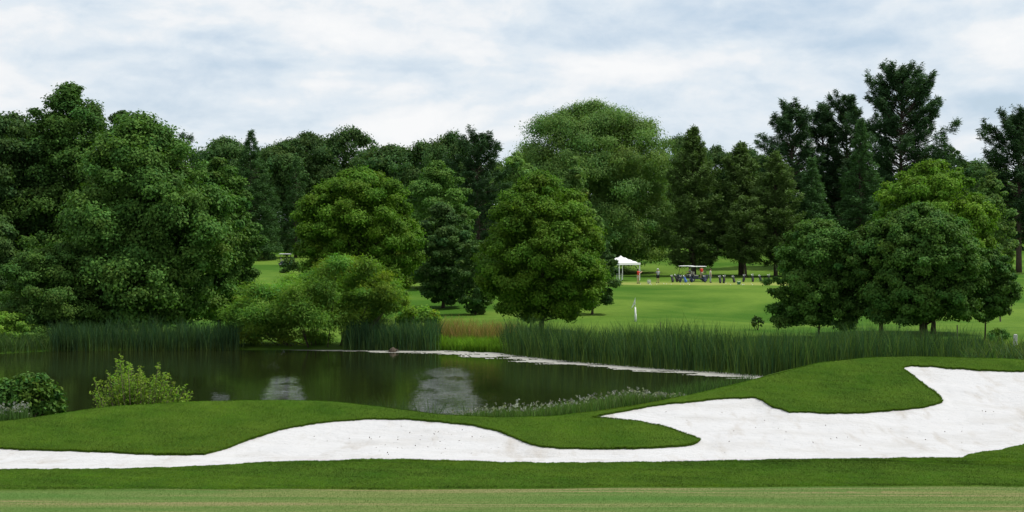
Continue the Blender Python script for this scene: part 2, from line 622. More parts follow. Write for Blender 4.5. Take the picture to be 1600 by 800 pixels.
near_c = mixc(nt, ramp(nt, mth(nt, 'ADD', attr(nt, 'fairway'), mth(nt, 'MULTIPLY', mth(nt, 'SUBTRACT', n2_, .5), .9)), [(.35, 0.0), (.65, 1.0)]), rough_c, fair_c)
col = mixc(nt, attr(nt, 'near'), mixc(nt, attr(nt, 'tee'), far_c, tee_c), near_c)
col = mixc(nt, attr(nt, 'lip'), col, (0.085, 0.105, 0.025))
p = principled(nt, col, 0.9, 0.03)
b = N(nt, 'ShaderNodeBump')
b.inputs['Strength'].default_value = 0.6
b.inputs['Distance'].default_value = 0.03
L(nt, mth(nt, 'ADD', n2_, noise(nt, O, 90.0, 2)), b.inputs['Height'])
L(nt, b.outputs[0], p.inputs['Normal'])
finish(nt, p.outputs[0])
tag(link('ground', ground_me, m), kind='structure')

# sand
s_keep = q[(s_all[q] > -7).any(1)]
su = np.unique(s_keep)
rm = np.full(len(V), -1); rm[su] = np.arange(len(su))
sv = V[su].copy()
sv[:, 2] -= LIPH
inn = np.clip(s_all[su] / 14, 0, 1)
sv[:, 2] += 0.05 * wob(sv[:, 0], sv[:, 1], 31, 1.3) * inn + 0.010 * wob(sv[:, 0], sv[:, 1], 32, 6.0) * inn - 0.03 * inn * (HZ + 0 * inn > 0)
sand_me = np_mesh('bunker_sand', sv, rm[s_keep], 4, smooth=True)
m, nt = new_mat('white_sand')
tc = N(nt, 'ShaderNodeTexCoord'); O = tc.outputs['Object']
f1 = noise(nt, mapping(nt, O, (0.6, 1.3, 1.3), rot=(0, 0, 0.25)), 1.1, 8, 0.6)
f2 = noise(nt, O, 48.0, 5, 0.7)
f3 = noise(nt, mapping(nt, O, (1.5, 0.35, 1), rot=(0, 0, -0.6)), 1.6, 6, 0.6)
col = mixc(nt, ramp(nt, f1, [(0.45, 0.0), (0.72, 0.6)]), (0.475, 0.475, 0.482), (0.375, 0.362, 0.345))
col = mixc(nt, ramp(nt, f3, [(0.55, 0.0), (0.72, 0.6)]), col, (0.34, 0.31, 0.275))
col = mixc(nt, ramp(nt, f2, [(0.68, 0.0), (0.80, 0.5)]), col, (0.29, 0.27, 0.24))
p = principled(nt, col, 0.95, 0.1)
b = N(nt, 'ShaderNodeBump')
b.inputs['Strength'].default_value = 0.6
b.inputs['Distance'].default_value = 0.06
L(nt, mth(nt, 'ADD', mth(nt, 'MULTIPLY', f2, 0.18), mth(nt, 'MULTIPLY', noise(nt, mapping(nt, O, (2, 3, 2)), 2.0, 6, 0.6), 1.6)), b.inputs['Height'])
L(nt, b.outputs[0], p.inputs['Normal'])
finish(nt, p.outputs[0])
tag(link('bunker_sand', sand_me, m), kind='structure')

# water
wx, wy = np.linspace(-130, 45, 60), np.linspace(42, 106, 40)
WX, WY = np.meshgrid(wx, wy)
wi = np.arange(WX.size).reshape(WX.shape)
wq = np.stack([wi[:-1, :-1], wi[:-1, 1:], wi[1:, 1:], wi[1:, :-1]], -1).reshape(-1, 4)
wme = np_mesh('pond_water', np.stack([WX.ravel(), WY.ravel(), np.zeros(WX.size)], -1), wq, 4, smooth=True)
m, nt = new_mat('pond_water')
tc = N(nt, 'ShaderNodeTexCoord'); O = tc.outputs['Object']
r1 = noise(nt, mapping(nt, O, (0.9, 3.2, 1)), 1.5, 3, 0.5)
r2 = noise(nt, mapping(nt, O, (0.05, 0.06, 1)), 1.0, 3, 0.5)
amp = ramp(nt, r2, [(0.35, 0.25), (0.65, 1.0)])
p = principled(nt, (0.010, 0.014, 0.006), 0.03, 0.5)
p.inputs['IOR'].default_value = 1.333
b = N(nt, 'ShaderNodeBump')
b.inputs['Distance'].default_value = 0.03
sx_ = N(nt, 'ShaderNodeSeparateXYZ'); L(nt, O, sx_.inputs[0])


def sky_lane(x0, k, wd_, ya, yb):      # added lane of stronger ripples, shaped to stand in for mirrored sky
    u = mth(nt, 'DIVIDE', mth(nt, 'SUBTRACT', mth(nt, 'SUBTRACT', sx_.outputs[0], x0), mth(nt, 'MULTIPLY', sx_.outputs[1], k)), mth(nt, 'MULTIPLY', sx_.outputs[1], wd_ / 66))
    g_ = mth(nt, 'POWER', 2.718, mth(nt, 'MULTIPLY', mth(nt, 'POWER', mth(nt, 'ABSOLUTE', u), 3.0), -1.0))
    v_ = mth(nt, 'DIVIDE', mth(nt, 'SUBTRACT', sx_.outputs[1], (ya + yb) / 2), (yb - ya) / 2)
    h_ = mth(nt, 'POWER', 2.718, mth(nt, 'MULTIPLY', mth(nt, 'POWER', mth(nt, 'ABSOLUTE', v_), 2.0), -1.0))
    pt = ramp(nt, noise(nt, mapping(nt, O, (.5, .22, 1), (x0, wd_ * 9, 0)), 1.0, 4, .6), [(.36, .15), (.6, 1.0)])
    return mth(nt, 'MULTIPLY', mth(nt, 'MULTIPLY', g_, h_), pt)


gs = mth(nt, 'ADD', sky_lane(0, -.0417, .95, 54, 78), mth(nt, 'ADD', sky_lane(0, -.148, .65, 56, 74), mth(nt, 'MULTIPLY', sky_lane(0, -.19, .4, 58, 70), .6)))
p.inputs['Base Color'].default_value = (0.012, 0.016, 0.005, 1)
L(nt, mth(nt, 'ADD', mth(nt, 'MULTIPLY', amp, 0.35), mth(nt, 'MULTIPLY', gs, 1.0)), b.inputs['Strength'])
L(nt, mth(nt, 'MULTIPLY', r1, mth(nt, 'ADD', mth(nt, 'MULTIPLY', gs, 8.0), 1.0)), b.inputs['Height'])
L(nt, b.outputs[0], p.inputs['Normal'])
finish(nt, p.outputs[0])
tag(link('pond_water', wme, m), kind='structure')

# pale scum floating along the far shore, a ragged sheet 4 mm above the water
scx = np.arange(438, 1262, 2.0)
outer = np.interp(scx, SFX, SHF) + 0.6
wd = np.interp(scx, [438, 520, 600, 680, 740, 785, 800, 900, 1000, 1100, 1200, 1262], [1.2, 2.4, 3.4, 6.2, 7.6, 7.6, 7.2, 4.8, 4.8, 4.4, 4.0, 3.2])
K = 26
sp, spx = [], []
for k in range(K + 1):
    sp.append(outer - wd * k / K); spx.append(scx)
SD_, SX_ = np.array(sp), np.array(spx)
SXm = (SX_ - 800) / F * SD_
tt = np.broadcast_to(np.linspace(0, 1, K + 1)[:, None], SD_.shape)
keep = 0.80 - tt + 0.34 * wob(SXm * .6, SD_ * 3.0, 41, .9) + 0.12 * wob(SXm, SD_ * 3, 42, 3.2) > 0
hole = wob(SXm * .7, SD_ * 3.5, 43, 1.1) + .4 * wob(SXm, SD_ * 3, 44, 5) > 0.58
keep &= ~hole
si = np.arange(SD_.size).reshape(SD_.shape)
sqd = np.stack([si[:-1, :-1], si[:-1, 1:], si[1:, 1:], si[1:, :-1]], -1).reshape(-1, 4)
sqd = sqd[keep.ravel()[sqd].all(1)]
scv = np.stack([SXm.ravel(), SD_.ravel(), np.full(SD_.size, 0.006)], -1)
m, nt = new_mat('pond_scum')
tc = N(nt, 'ShaderNodeTexCoord')
c = mixc(nt, noise(nt, mapping(nt, tc.outputs['Object'], (1, 3, 1)), 1.5, 6, 0.7), (0.17, 0.17, 0.13), (0.40, 0.395, 0.38))
p = principled(nt, c, 0.7, 0.3)
finish(nt, p.outputs[0])
su_ = np.unique(sqd); rm_ = np.full(len(scv), -1); rm_[su_] = np.arange(len(su_))
tag(link('pond_scum', np_mesh('pond_scum', scv[su_], rm_[sqd], 4), m), 'pale grey scum floating on the pond along the far reeds', 'pond scum', kind='stuff')


# ------------------------------------------------------------------ blades: turf, reeds, tall grass
def unit(a):
    return a / np.maximum(np.linalg.norm(a, axis=-1, keepdims=True), 1e-9)


def blades(base, h, wdt, lean, segs, tint0, tint1, r, droop=0.0, tip=0.12):
    """tapered upright strips; base (n,3), h, wdt, lean (n,) -> mesh arrays"""
    n = len(base)
    az, fa = r.uniform(0, 2 * np.pi, n), r.uniform(0, 2 * np.pi, n)
    ld = np.stack([np.cos(az), np.sin(az), np.zeros(n)], -1)
    wv = np.stack([np.cos(fa), np.sin(fa), np.zeros(n)], -1)
    vs, ts = [], []
    for i in range(segs + 1):
        t = i / segs
        c = base + ld * (lean * h * t ** 1.8)[:, None]
        c[:, 2] += h * (t - droop * t ** 3)
        ww = wdt * ((1 - t) ** 0.6 * (1 - tip) + tip) * 0.5
        vs += [c - wv * ww[:, None], c + wv * ww[:, None]]
        tc_ = tint0 + (tint1 - tint0) * min(1, t * 2.2)
        ts += [tc_, tc_]
    co = np.stack(vs, 1).reshape(-1, 3)
    ti = np.stack(ts, 1).reshape(-1, 3)
    k = 2 * (segs + 1)
    o = (np.arange(n) * k)[:, None]
    f = np.concatenate([o + np.array([2 * i, 2 * i + 1, 2 * i + 3, 2 * i + 2]) for i in range(segs)])
    return co, f, ti


def tri_sample(tri, n, r, wfun=None):
    a, b_, c_ = V2[tri[:, 0]], V2[tri[:, 1]], V2[tri[:, 2]]
    ar = np.linalg.norm(np.cross(b_ - a, c_ - a), axis=1)
    if wfun is not None: ar = ar * wfun((a + b_ + c_) / 3)
    i = r.choice(len(tri), n, p=ar / ar.sum())
    u, v = r.random(n), r.random(n)
    fl = u + v > 1
    u[fl], v[fl] = 1 - u[fl], 1 - v[fl]
    return a[i] + (b_ - a)[i] * u[:, None] + (c_ - a)[i] * v[:, None]


def turf_w(c):
    px = c[:, 0] / c[:, 1] * F + 800
    ycr, dcr, _ = crest(px)
    e = 24.4 + 0.02 * c[:, 0]
    return ((px > -160) & (px < 1760) & (c[:, 1] > e) & (c[:, 1] < dcr + 1.0)).astype(float)


r = np.random.default_rng(51)
cen = V2[grass_tri].mean(1)
gt = grass_tri[turf_w(cen) > 0]
NB = 680000
bp = tri_sample(gt, NB, r, lambda c: np.where(c[:, 1] < 27.6, 1.6, 1.0))
edge_b = np.abs(bp[:, 1] - 24.5 - .02 * bp[:, 0]) < .12
hh = np.where(edge_b, r.uniform(.0, .012, NB), 0) + np.where(bp[:, 1] < 27.4, r.uniform(.008, .018, NB), r.uniform(.010, .026, NB))
mac = np.clip(1.04 + .50 * wob(bp[:, 0], bp[:, 1] * .7, 53, .7) + .42 * wob(bp[:, 0], bp[:, 1] * .6, 54, 2.6) + .50 * wob(bp[:, 0], bp[:, 1] * .5, 55, 8.0) + .60 * wob(bp[:, 0], bp[:, 1] * .4, 56, 26.0), .38, 2.0)
hue = .55 * wob(bp[:, 0], bp[:, 1], 63, .9) + .5 * wob(bp[:, 0], bp[:, 1] * .6, 64, 7.0)
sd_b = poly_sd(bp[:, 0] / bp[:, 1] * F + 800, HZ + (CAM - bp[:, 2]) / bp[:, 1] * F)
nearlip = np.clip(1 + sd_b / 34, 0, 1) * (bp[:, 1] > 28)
band = np.where(bp[:, 1] < 27.6, 1.06 - .20 * np.clip((bp[:, 1] - 25.6 + .25 * wob(bp[:, 0], bp[:, 1], 59, .4)) / .7, 0, 1), 1.06)
dry = .45 * nearlip * np.clip(.6 + wob(bp[:, 0], bp[:, 1], 60, .9), 0, 1) + np.clip(wob(bp[:, 0], bp[:, 1], 52, .55) * .6 + r.normal(0, .25, NB) + .35 * wob(bp[:, 0], bp[:, 1], 62, 6.0), 0, 1)
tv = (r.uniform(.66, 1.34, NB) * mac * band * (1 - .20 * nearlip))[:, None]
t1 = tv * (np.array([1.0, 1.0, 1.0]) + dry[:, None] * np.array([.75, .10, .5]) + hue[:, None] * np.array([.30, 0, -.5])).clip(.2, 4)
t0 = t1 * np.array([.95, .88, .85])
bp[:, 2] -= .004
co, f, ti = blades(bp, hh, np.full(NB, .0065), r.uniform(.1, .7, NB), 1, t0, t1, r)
# fringe hanging over the lip of the sand
lip_p = V2[lip]
lp = lip_p.mean(1)
lpx = lp[:, 0] / lp[:, 1] * F + 800
lpy = HZ + (CAM - lp[:, 2]) / lp[:, 1] * F
lback = lpy < np.interp(lpx, [0, 450, 550, 950, 1500, 1505, 1600], [722, 712, 709, 712, 706, 702, 684])
lsel = lip_p[(lpx > -40) & (lpx < 1640) & (lback)]
ll = np.linalg.norm(lsel[:, 0] - lsel[:, 1], axis=1)
NF = 22000
fi = r.choice(len(lsel), NF, p=ll / ll.sum())
u = r.random(NF)[:, None]
fp = lsel[fi, 0] * (1 - u) + lsel[fi, 1] * u + r.normal(0, .012, (NF, 3)) * np.array([1, 1, .2])
tv = r.uniform(.6, 1.35, NF)[:, None] * np.array([1.45, 1.15, 1.5])
co2, f2_, ti2 = blades(fp, r.uniform(.012, .055, NF) * (1 + .5 * np.clip(wob(fp[:, 0], fp[:, 1], 58, 5.0), -1, 1)), np.full(NF, .009), r.uniform(.3, 1.3, NF), 2, tv * .8, tv, r, droop=.5)
gf = grass_tri[(cen[:, 1] < 24.5) & (cen[:, 1] > 21.3) & (np.abs(cen[:, 0]) < 10.5)]
NS = 150000
sp_ = tri_sample(gf, NS, r)
st_ = .5 + .5 * wob(sp_[:, 0] * .16, sp_[:, 1] * 1.8, 57, 1.9)
tv = (r.uniform(.7, 1.3, NS))[:, None] * (np.array([1.15, 1.15, 3.0]) + np.clip(st_, 0, 1)[:, None] * np.array([1.15, .26, 3.6]))
co4, f4, ti4 = blades(sp_, r.uniform(.005, .011, NS), np.full(NS, .006), r.uniform(.2, 1.0, NS), 1, tv, tv, r)
co2, f2_, ti2 = np.concatenate([co2, co4]), np.concatenate([f2_, f4 + len(co2)]), np.concatenate([ti2, ti4])
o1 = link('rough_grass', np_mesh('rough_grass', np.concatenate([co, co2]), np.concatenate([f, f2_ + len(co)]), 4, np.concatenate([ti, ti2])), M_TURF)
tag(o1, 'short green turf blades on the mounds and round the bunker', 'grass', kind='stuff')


def bed(name, label, cat, n, pxr, dfun, hr, wr, t0, t1, mat, seed, lean=(.02, .38), segs=3, zmin=-.05, droop=.12, heads=None, hmod=None, top=None):
    r = np.random.default_rng(seed)
    px = r.uniform(*pxr, n)
    px = px[(wob(px * .05, px * 0, seed + 9, 1.0) * .45 + r.random(n)) > .22]; n = len(px)
    px = np.clip(px + r.normal(0, 1, n) * 5, pxr[0] - 14, pxr[1] + 14)
    d0, d1 = dfun(px)
    d = d0 + (d1 - d0) * r.random(n)
    z = np.maximum(ground_z(px, d), zmin)
    base = np.stack([(px - 800) / F * d, d, z], -1)
    h = r.uniform(*hr, n) * (1 + .24 * wob(base[:, 0], base[:, 1], seed + 1, .9) + .20 * wob(base[:, 0], base[:, 1], seed + 2, 4.0)) * np.where(r.random(n) < .06, r.uniform(1.05, 1.22, n), 1)
    if top is not None: h = np.maximum(CAM - (top(px) - HZ) / F * d - z, .15) * r.uniform(.6, 1.0, n) ** .6 * (1 + .10 * wob(base[:, 0], base[:, 1], seed + 2, 3.0))
    if hmod is not None: h = h * hmod(px)
    tv = (r.uniform(.55, 1.5, n) * (1 + .25 * wob(base[:, 0], base[:, 1], seed + 3, 1.6)))[:, None]
    pal0, pal1 = np.array(t0, float), np.array(t1, float)
    c0 = pal0[r.integers(0, len(pal0), n)] * tv
    c1 = pal1[r.integers(0, len(pal1), n)] * tv
    co, f, ti = blades(base, h, r.uniform(*wr, n), r.uniform(*lean, n), segs, c0, c1, r, droop)
    if heads:
        k, hc, hs = heads
        sel = r.choice(n, min(k, n), replace=False); k = len(sel)
        tips = base[sel] + np.array([0, 0, 1]) * (h[sel] * r.uniform(.86, 1.02, k))[:, None] + r.normal(0, .03, (k, 3))
        m_ = 7
        hp = np.repeat(tips, m_, 0) + r.normal(0, hs * .4, (k * m_, 3))
        hcol = np.array(hc)[r.integers(0, len(hc), k)].repeat(m_, 0) * r.uniform(.7, 1.2, (k * m_, 1))
        co3, f3_, ti3 = leaves(hp, r.normal(0, 1, (k * m_, 3)), hs, hs * .7, r)
        ti3 = np.repeat(hcol, 4, 0)
        f = np.concatenate([f, f3_ + len(co)])
        co, ti = np.concatenate([co, co3]), np.concatenate([ti, ti3])
    return tag(link(name, np_mesh(name, co, f, 4, ti), mat), label, cat, kind='stuff')


def leaves(pos, nrm, ln, wd_, r, along=None):
    """rhombic leaves with normal nrm, the long axis near `along`"""
    n = len(pos)
    nrm = unit(nrm)
    a = r.normal(0, 1, (n, 3)) if along is None else along
    u = unit(a - nrm * (a * nrm).sum(1, keepdims=True))
    v = np.cross(nrm, u)
    ln = np.broadcast_to(ln, n) * r.uniform(.7, 1.3, n)
    wd_ = np.broadcast_to(wd_, n) * r.uniform(.7, 1.3, n)
    co = np.stack([pos - u * ln[:, None] * .5, pos + v * wd_[:, None] * .5 - u * ln[:, None] * .05, pos + u * ln[:, None] * .5 - nrm * ln[:, None] * .12, pos - v * wd_[:, None] * .5 - u * ln[:, None] * .05], 1).reshape(-1, 3)
    f = np.arange(n * 4).reshape(n, 4)
    return co, f, None


shore = lambda px: np.interp(px, SFX, SHF)
YEL, GRN, GRN2, BLU = (2.2, 1.6, .9), (1, 1, 1), (1.25, 1.2, .8), (.75, .9, 1.0)
bed('cattail_reeds', 'broad bed of tall green cattails along the right shore of the pond', 'reeds', 17000, (786, 1538),
    lambda px: (shore(px) - .9, shore(px) + np.interp(px, [786, 1000, 1560], [3.5, 5, 8])), (1.25, 2.25), (.022, .045), [YEL, YEL, GRN2, GRN], [GRN, GRN, BLU, GRN2, BLU, (.8, .85, .9), (2.2, 1.6, .9), (1.9, 1.5, .9), (1.5, 1.4, 1.0)], M_REED, 61,
    hmod=lambda px: np.interp(px, [786, 800, 900, 1100, 1500, 1560], [.85, 1.0, .98, 1.06, .98, .7]))
bed('cattail_reeds', 'clump of dark cattails between the willow shrub and the russet grass', 'reeds', 3600, (542, 682),
    lambda px: (shore(px) - .7, shore(px) + 3), (1.4, 2.25), (.025, .05), [YEL, GRN2, GRN], [GRN, BLU, BLU, (1.6, 1.4, .9)], M_REED, 62)
bed('cattail_reeds', 'dark shaded cattails below the big trees on the left bank', 'reeds', 6500, (82, 372),
    lambda px: (shore(px) - .6, shore(px) + 2.5), (1.15, 2.0), (.025, .05), [YEL, YEL, GRN], [GRN, BLU, BLU, (1.4, 1.25, .9)], M_REED, 63)
bed('sedge', 'olive sedge at the far left edge of the pond', 'sedge', 2600, (-200, 78),
    lambda px: (shore(px) - .2, shore(px) + 2), (.7, 1.3), (.02, .05), [GRN2, YEL], [GRN, GRN2, (1.7, 1.3, .8)], M_REED, 64, lean=(.1, .6))
bed('bright_grass', 'low vivid green grass on the bank between the two cattail beds', 'grass', 5200, (668, 792),
    lambda px: (shore(px) - .1, shore(px) + 2.6), (.5, .85), (.02, .045), [(.75, .8, .7)], [(1.35, 1.25, 1.0), (1.0, 1.1, 1.0)], M_GRASSY, 65, lean=(.1, .7))
bed('russet_grass', 'reddish tan seeding grass behind the vivid green bank', 'grass', 7000, (672, 812),
    lambda px: (shore(px) + 3.5, shore(px) + 11), (.5, 1.75), (.012, .03), [(.8, .7, 1.0), (1.0, .8, 1.2)], [(2.9, .85, 4.0), (2.3, .9, 3.2), (1.3, .95, 1.6)], M_GRASSY, 66, lean=(.1, .5))
bed('meadow_grass', 'thin uncut grass along the slope behind the right cattails', 'grass', 9000, (800, 1640),
    lambda px: (shore(px) + 6, shore(px) + np.interp(px, [800, 1200, 1640], [20, 24, 20])), (.35, .75), (.012, .03), [(.8, .8, .9)], [(1.3, .95, 1.5), (.95, .95, 1), (1.6, 1.1, 2.0)], M_GRASSY, 67, lean=(.1, .6))
bed('bankside_grass', 'tufts of long grass at the near edge of the pond below the left mound', 'grass', 1500, (540, 780),
    lambda px: (np.interp(px, SHX, SHN) - 4.5, np.interp(px, SHX, SHN) + .5), (1.1, 1.9), (.015, .03), [GRN], [GRN, GRN2, (1.5, 1.25, .9)], M_REED, 68, lean=(.05, .45),
    top=lambda px: np.interp(px, [540, 600, 640, 680, 700, 730, 780], [618, 612, 616, 612, 620, 622, 630]) + 12 * np.sin(px * .11))
bed('bankside_grass', 'wispy green reeds at the near waterline behind the bunker mound', 'grass', 1300, (1000, 1180),
    lambda px: (np.interp(px, SHX, SHN) - 8, np.interp(px, SHX, SHN) - 1), (.8, 1.5), (.014, .028), [GRN], [GRN2, GRN2, (1.5, 1.3, .9)], M_REED, 69, lean=(.05, .4),
    top=lambda px: np.interp(px, [1000, 1050, 1100, 1180], [606, 592, 586, 580]))
bed('wildflowers', 'pinkish white flowering weeds on the near bank behind the grass tongue', 'wildflowers', 9000, (715, 1062),
    lambda px: (crest(px)[1] + 2.0, crest(px)[1] + 8), (.5, 1), (.008, .020), [GRN2], [(1.9, 1.7, .9), (1.5, 1.5, .8), (2.2, 1.5, 1.2)], M_REED, 70, lean=(.05, .5),
    heads=(330, [(6, 3.0, 7), (5, 2.4, 5.6), (8, 4.2, 9)], .045), top=lambda px: np.interp(px, [715, 760, 850, 900, 980, 1010, 1062], [644, 634, 627, 619, 606, 612, 616]))
bed('wildflowers', 'pale lilac flowers at the foot of the dark round bush by the left edge', 'wildflowers', 500, (-20, 45),
    lambda px: (crest(px)[1] + .6, crest(px)[1] + 2.0), (.18, .34), (.010, .02), [GRN2], [GRN2], M_REED, 71, heads=(120, [(6, 3, 7), (5, 2.6, 6)], .035))
bed('weed_growth', 'mixed olive and yellowish weeds behind the right hand bunker rim', 'weeds', 3600, (1500, 1680),
    lambda px: (shore(px) - 6, shore(px) + 10), (.7, 1.5), (.03, .07), [GRN, GRN2], [GRN2, (2.2, 1.5, .8), (1.3, 1.2, .8), GRN], M_REED, 72, lean=(.1, .7))


# ------------------------------------------------------------------ trees
PROF = {
    'maple': [(0, .50), (.08, .78), (.2, .95), (.36, 1.0), (.55, .93), (.72, .76), (.86, .52), (.95, .30), (1, .06)],
    'round': [(0, .45), (.1, .75), (.3, .97), (.5, 1.0), (.7, .90), (.85, .66), (.95, .38), (1, .1)],
    'tall': [(0, .60), (.1, .88), (.25, 1.0), (.45, .95), (.62, .80), (.78, .58), (.9, .36), (1, .08)],
    'cone': [(0, .9), (.1, 1.0), (.3, .86), (.5, .65), (.7, .42), (.85, .23), (1, .03)],
    'dome': [(0, .8), (.2, .97), (.45, 1.0), (.65, .93), (.8, .78), (.92, .5), (1, .15)],
    'peak': [(0, .6), (.15, .95), (.3, 1), (.5, .9), (.7, .70), (.85, .52), (.94, .36), (1, .12)],
    'bush': [(0, .85), (.25, 1.0), (.5, .95), (.75, .7), (.92, .4), (1, .12)],
}


def dec_crown(r, z0, z1, W, prof, ncl, nleaf, ll, lw, droop=0.0, cl=(.085, .15), depth=1.0, bias=None, ragged=.14):
    pr = np.array(PROF[prof])
    ts = np.linspace(0, 1, 200)
    rt = np.interp(ts, pr[:, 0], pr[:, 1])
    wgt = (rt + .05); wgt[-30:] *= 1.5
    t = r.choice(ts, ncl, p=wgt / wgt.sum())
    th = r.uniform(0, 2 * np.pi, ncl)
    lob = np.ones(ncl)
    for kk in range(7):
        lob += ragged * .42 * np.sin(r.integers(1, 6) * th + r.uniform(2, 22) * t + r.uniform(0, 6.28))
    lob = 1 + (lob - 1) * (1 - t ** 3)
    R = np.interp(t, pr[:, 0], pr[:, 1]) * W / 2 * np.clip(lob, .55, 1.3)
    rc = W * r.uniform(cl[0], cl[1], ncl) * (0.75 + .25 * np.interp(t, [0, .8, 1], [1, 1, .7]))
    rad = np.maximum(R - rc * .75, 0) * np.where(r.random(ncl) < .80, r.uniform(.76, 1.05, ncl), r.uniform(.2, .7, ncl))
    out = r.random(ncl) < .07           # sprays reaching out of the crown
    rad = np.where(out, R + rc * r.uniform(-.1, .45, ncl), rad); rc = np.where(out, rc * .75, rc)
    c = np.stack([rad * np.cos(th), rad * np.sin(th) * depth, z0 + t * (z1 - z0) - rc * .5 * (t > .85)], -1)
    c[:, 2] = np.minimum(c[:, 2], z1 - rc * .6)
    per = (rc / rc.mean()) ** 2
    cnt = np.maximum((per / per.sum() * nleaf * .9).astype(int), 4)
    ci = np.repeat(np.arange(ncl), cnt)
    n = len(ci)
    ax = unit(np.stack([c[:, 0], c[:, 1], (c[:, 2] - (z0 + (z1 - z0) * .4)) * .6], -1) + 1e-6)
    dr = unit(r.normal(0, 1, (n, 3)) + ax[ci] * .35 + np.array([0, 0, .25]))
    rr = rc[ci] * (0.25 + 0.95 * r.random(n) ** .75) * (1 + .22 * r.normal(0, 1, n).clip(-1, 1.6))
    pos = c[ci] + dr * rr[:, None] * np.array([1.1, 1.1, .72 + droop * .2])
    pos[:, 2] -= droop * rr * r.random(n) * .8
    nrm = dr * .85 + ax[ci] * .25 + np.array([0, 0, .32]) + r.normal(0, .46, (n, 3))
    hue = r.normal(0, .06, ncl)[ci] + r.normal(0, .06, n)
    val = (r.uniform(.80, 1.22, ncl)[ci] * r.uniform(.80, 1.20, n))[:, None]
    tint = val * np.stack([1 + hue * 1.1, np.ones(n), 1 - hue * .8], -1)
    # inner filling
    ni = int(nleaf * .08)
    ti = r.choice(ts, ni, p=wgt / wgt.sum()); thi = r.uniform(0, 6.283, ni)
    Ri = np.interp(ti, pr[:, 0], pr[:, 1]) * W / 2 * r.random(ni) ** .5 * .8
    pi_ = np.stack([Ri * np.cos(thi), Ri * np.sin(thi) * depth, z0 + ti * (z1 - z0) * .95], -1)
    pos = np.concatenate([pos, pi_]); nrm = np.concatenate([nrm, r.normal(0, 1, (ni, 3)) + np.array([0, 0, .5])])
    tint = np.concatenate([tint, np.repeat(r.uniform(.75, 1.1, (ni, 1)), 3, 1)])
    along = None
    if droop:
        along = np.concatenate([dr, r.normal(0, 1, (ni, 3))]) * .5 + np.array([0, 0, -droop]) + r.normal(0, .3, (len(pos), 3))
    co, f, _ = leaves(pos, nrm, ll, lw, r, along)
    return co, f, np.repeat(tint, 4, 0), c, rc


def trunk_mesh(r, H, rad, c, z0, ncl=26, lean=(0, 0), stems=1, taper=.25):
    b = MB()
    for s in range(stems):
        ox, oy = (0, 0) if s == 0 else r.normal(0, .45, 2)
        top = np.array([lean[0] + r.normal(0, .25) + ox * 2, lean[1] + r.normal(0, .25) + oy * 2, H])
        pts, rd = [], []
        for i in range(9):
            t = i / 8
            w_ = .10 * math.sin(t * 6 + s) * (1 - t)
            pts.append((ox + (top[0] - ox) * t ** 1.3 + w_, oy + (top[1] - oy) * t ** 1.3 + w_ * .5, -.3 + (H + .3) * t))
            rd.append(rad * (1.0 if s == 0 else .7) * ((1 - t) * (1 - taper) + taper * .35 + (.35 * (1 - t * 8) if t < .125 else 0)))
        b.path(pts, rd, 9)
        for j in r.choice(len(c), min(ncl, len(c)), replace=False):
            zt = np.clip(c[j][2] - r.uniform(.8, 2.2) * H * .12, z0 * .75, H * .92)
            t = (zt + .3) / (H + .3)
            i = min(int(t * 8), 7)
            p0 = np.array(pts[i]) + (np.array(pts[i + 1]) - np.array(pts[i])) * (t * 8 - i)
            p1 = c[j]
            mid = (p0 + p1) / 2 + np.array([0, 0, .10 * np.linalg.norm(p1 - p0)]) + r.normal(0, .012 * H, 3)
            rb = rad * .30 * (1 - t * .6)
            b.path([p0, mid, p1], [rb, rb * .6, rb * .18], 5, False)
    return b


def tree_root(name, label, px, d, group, cat='tree', rz=0.0):
    t = empty(name, at(px, d), rz)
    tag(t, label, cat, group)
    return t


def span(px, d, ytop, ybot):
    """heights above the ground of two rows at a distance"""
    g = at(px, d)[2]
    return CAM - (ytop - HZ) / F * d - g, CAM - (ybot - HZ) / F * d - g


def decid(name, label, px, d, ytop, ybot, wpx, mat, seed, prof='maple', ncl=150, nleaf=42000, ll=.26, lw=.17, trunk=None, group=None, droop=0.0, cl=(.038, .092),
          trunk_px=None, stems=1, depth=1.0, ragged=.14, cat='tree', limbs=26):
    r = np.random.default_rng(seed)
    ncl = int(ncl * 1.55); nleaf = int(nleaf * 2.6); ll *= .76; lw *= .80
    z1, z0 = span(px, d, ytop, ybot)
    W = wpx / F * d
    t = tree_root(name, label, px, d, group, cat)
    co, f, ti, c, rc = dec_crown(r, z0, z1, W, prof, ncl, nleaf, ll, lw, droop, cl, depth, ragged=ragged)
    tb = trunk_mesh(r, z0 + (z1 - z0) * .72, trunk or max(.12, W * .028), c, max(z0, .6), limbs, stems=stems)
    tb.build('trunk', M_BARK, t, smooth=True)
    link('crown', np_mesh('crown', co, f, 4, ti), mat, t)
    return t


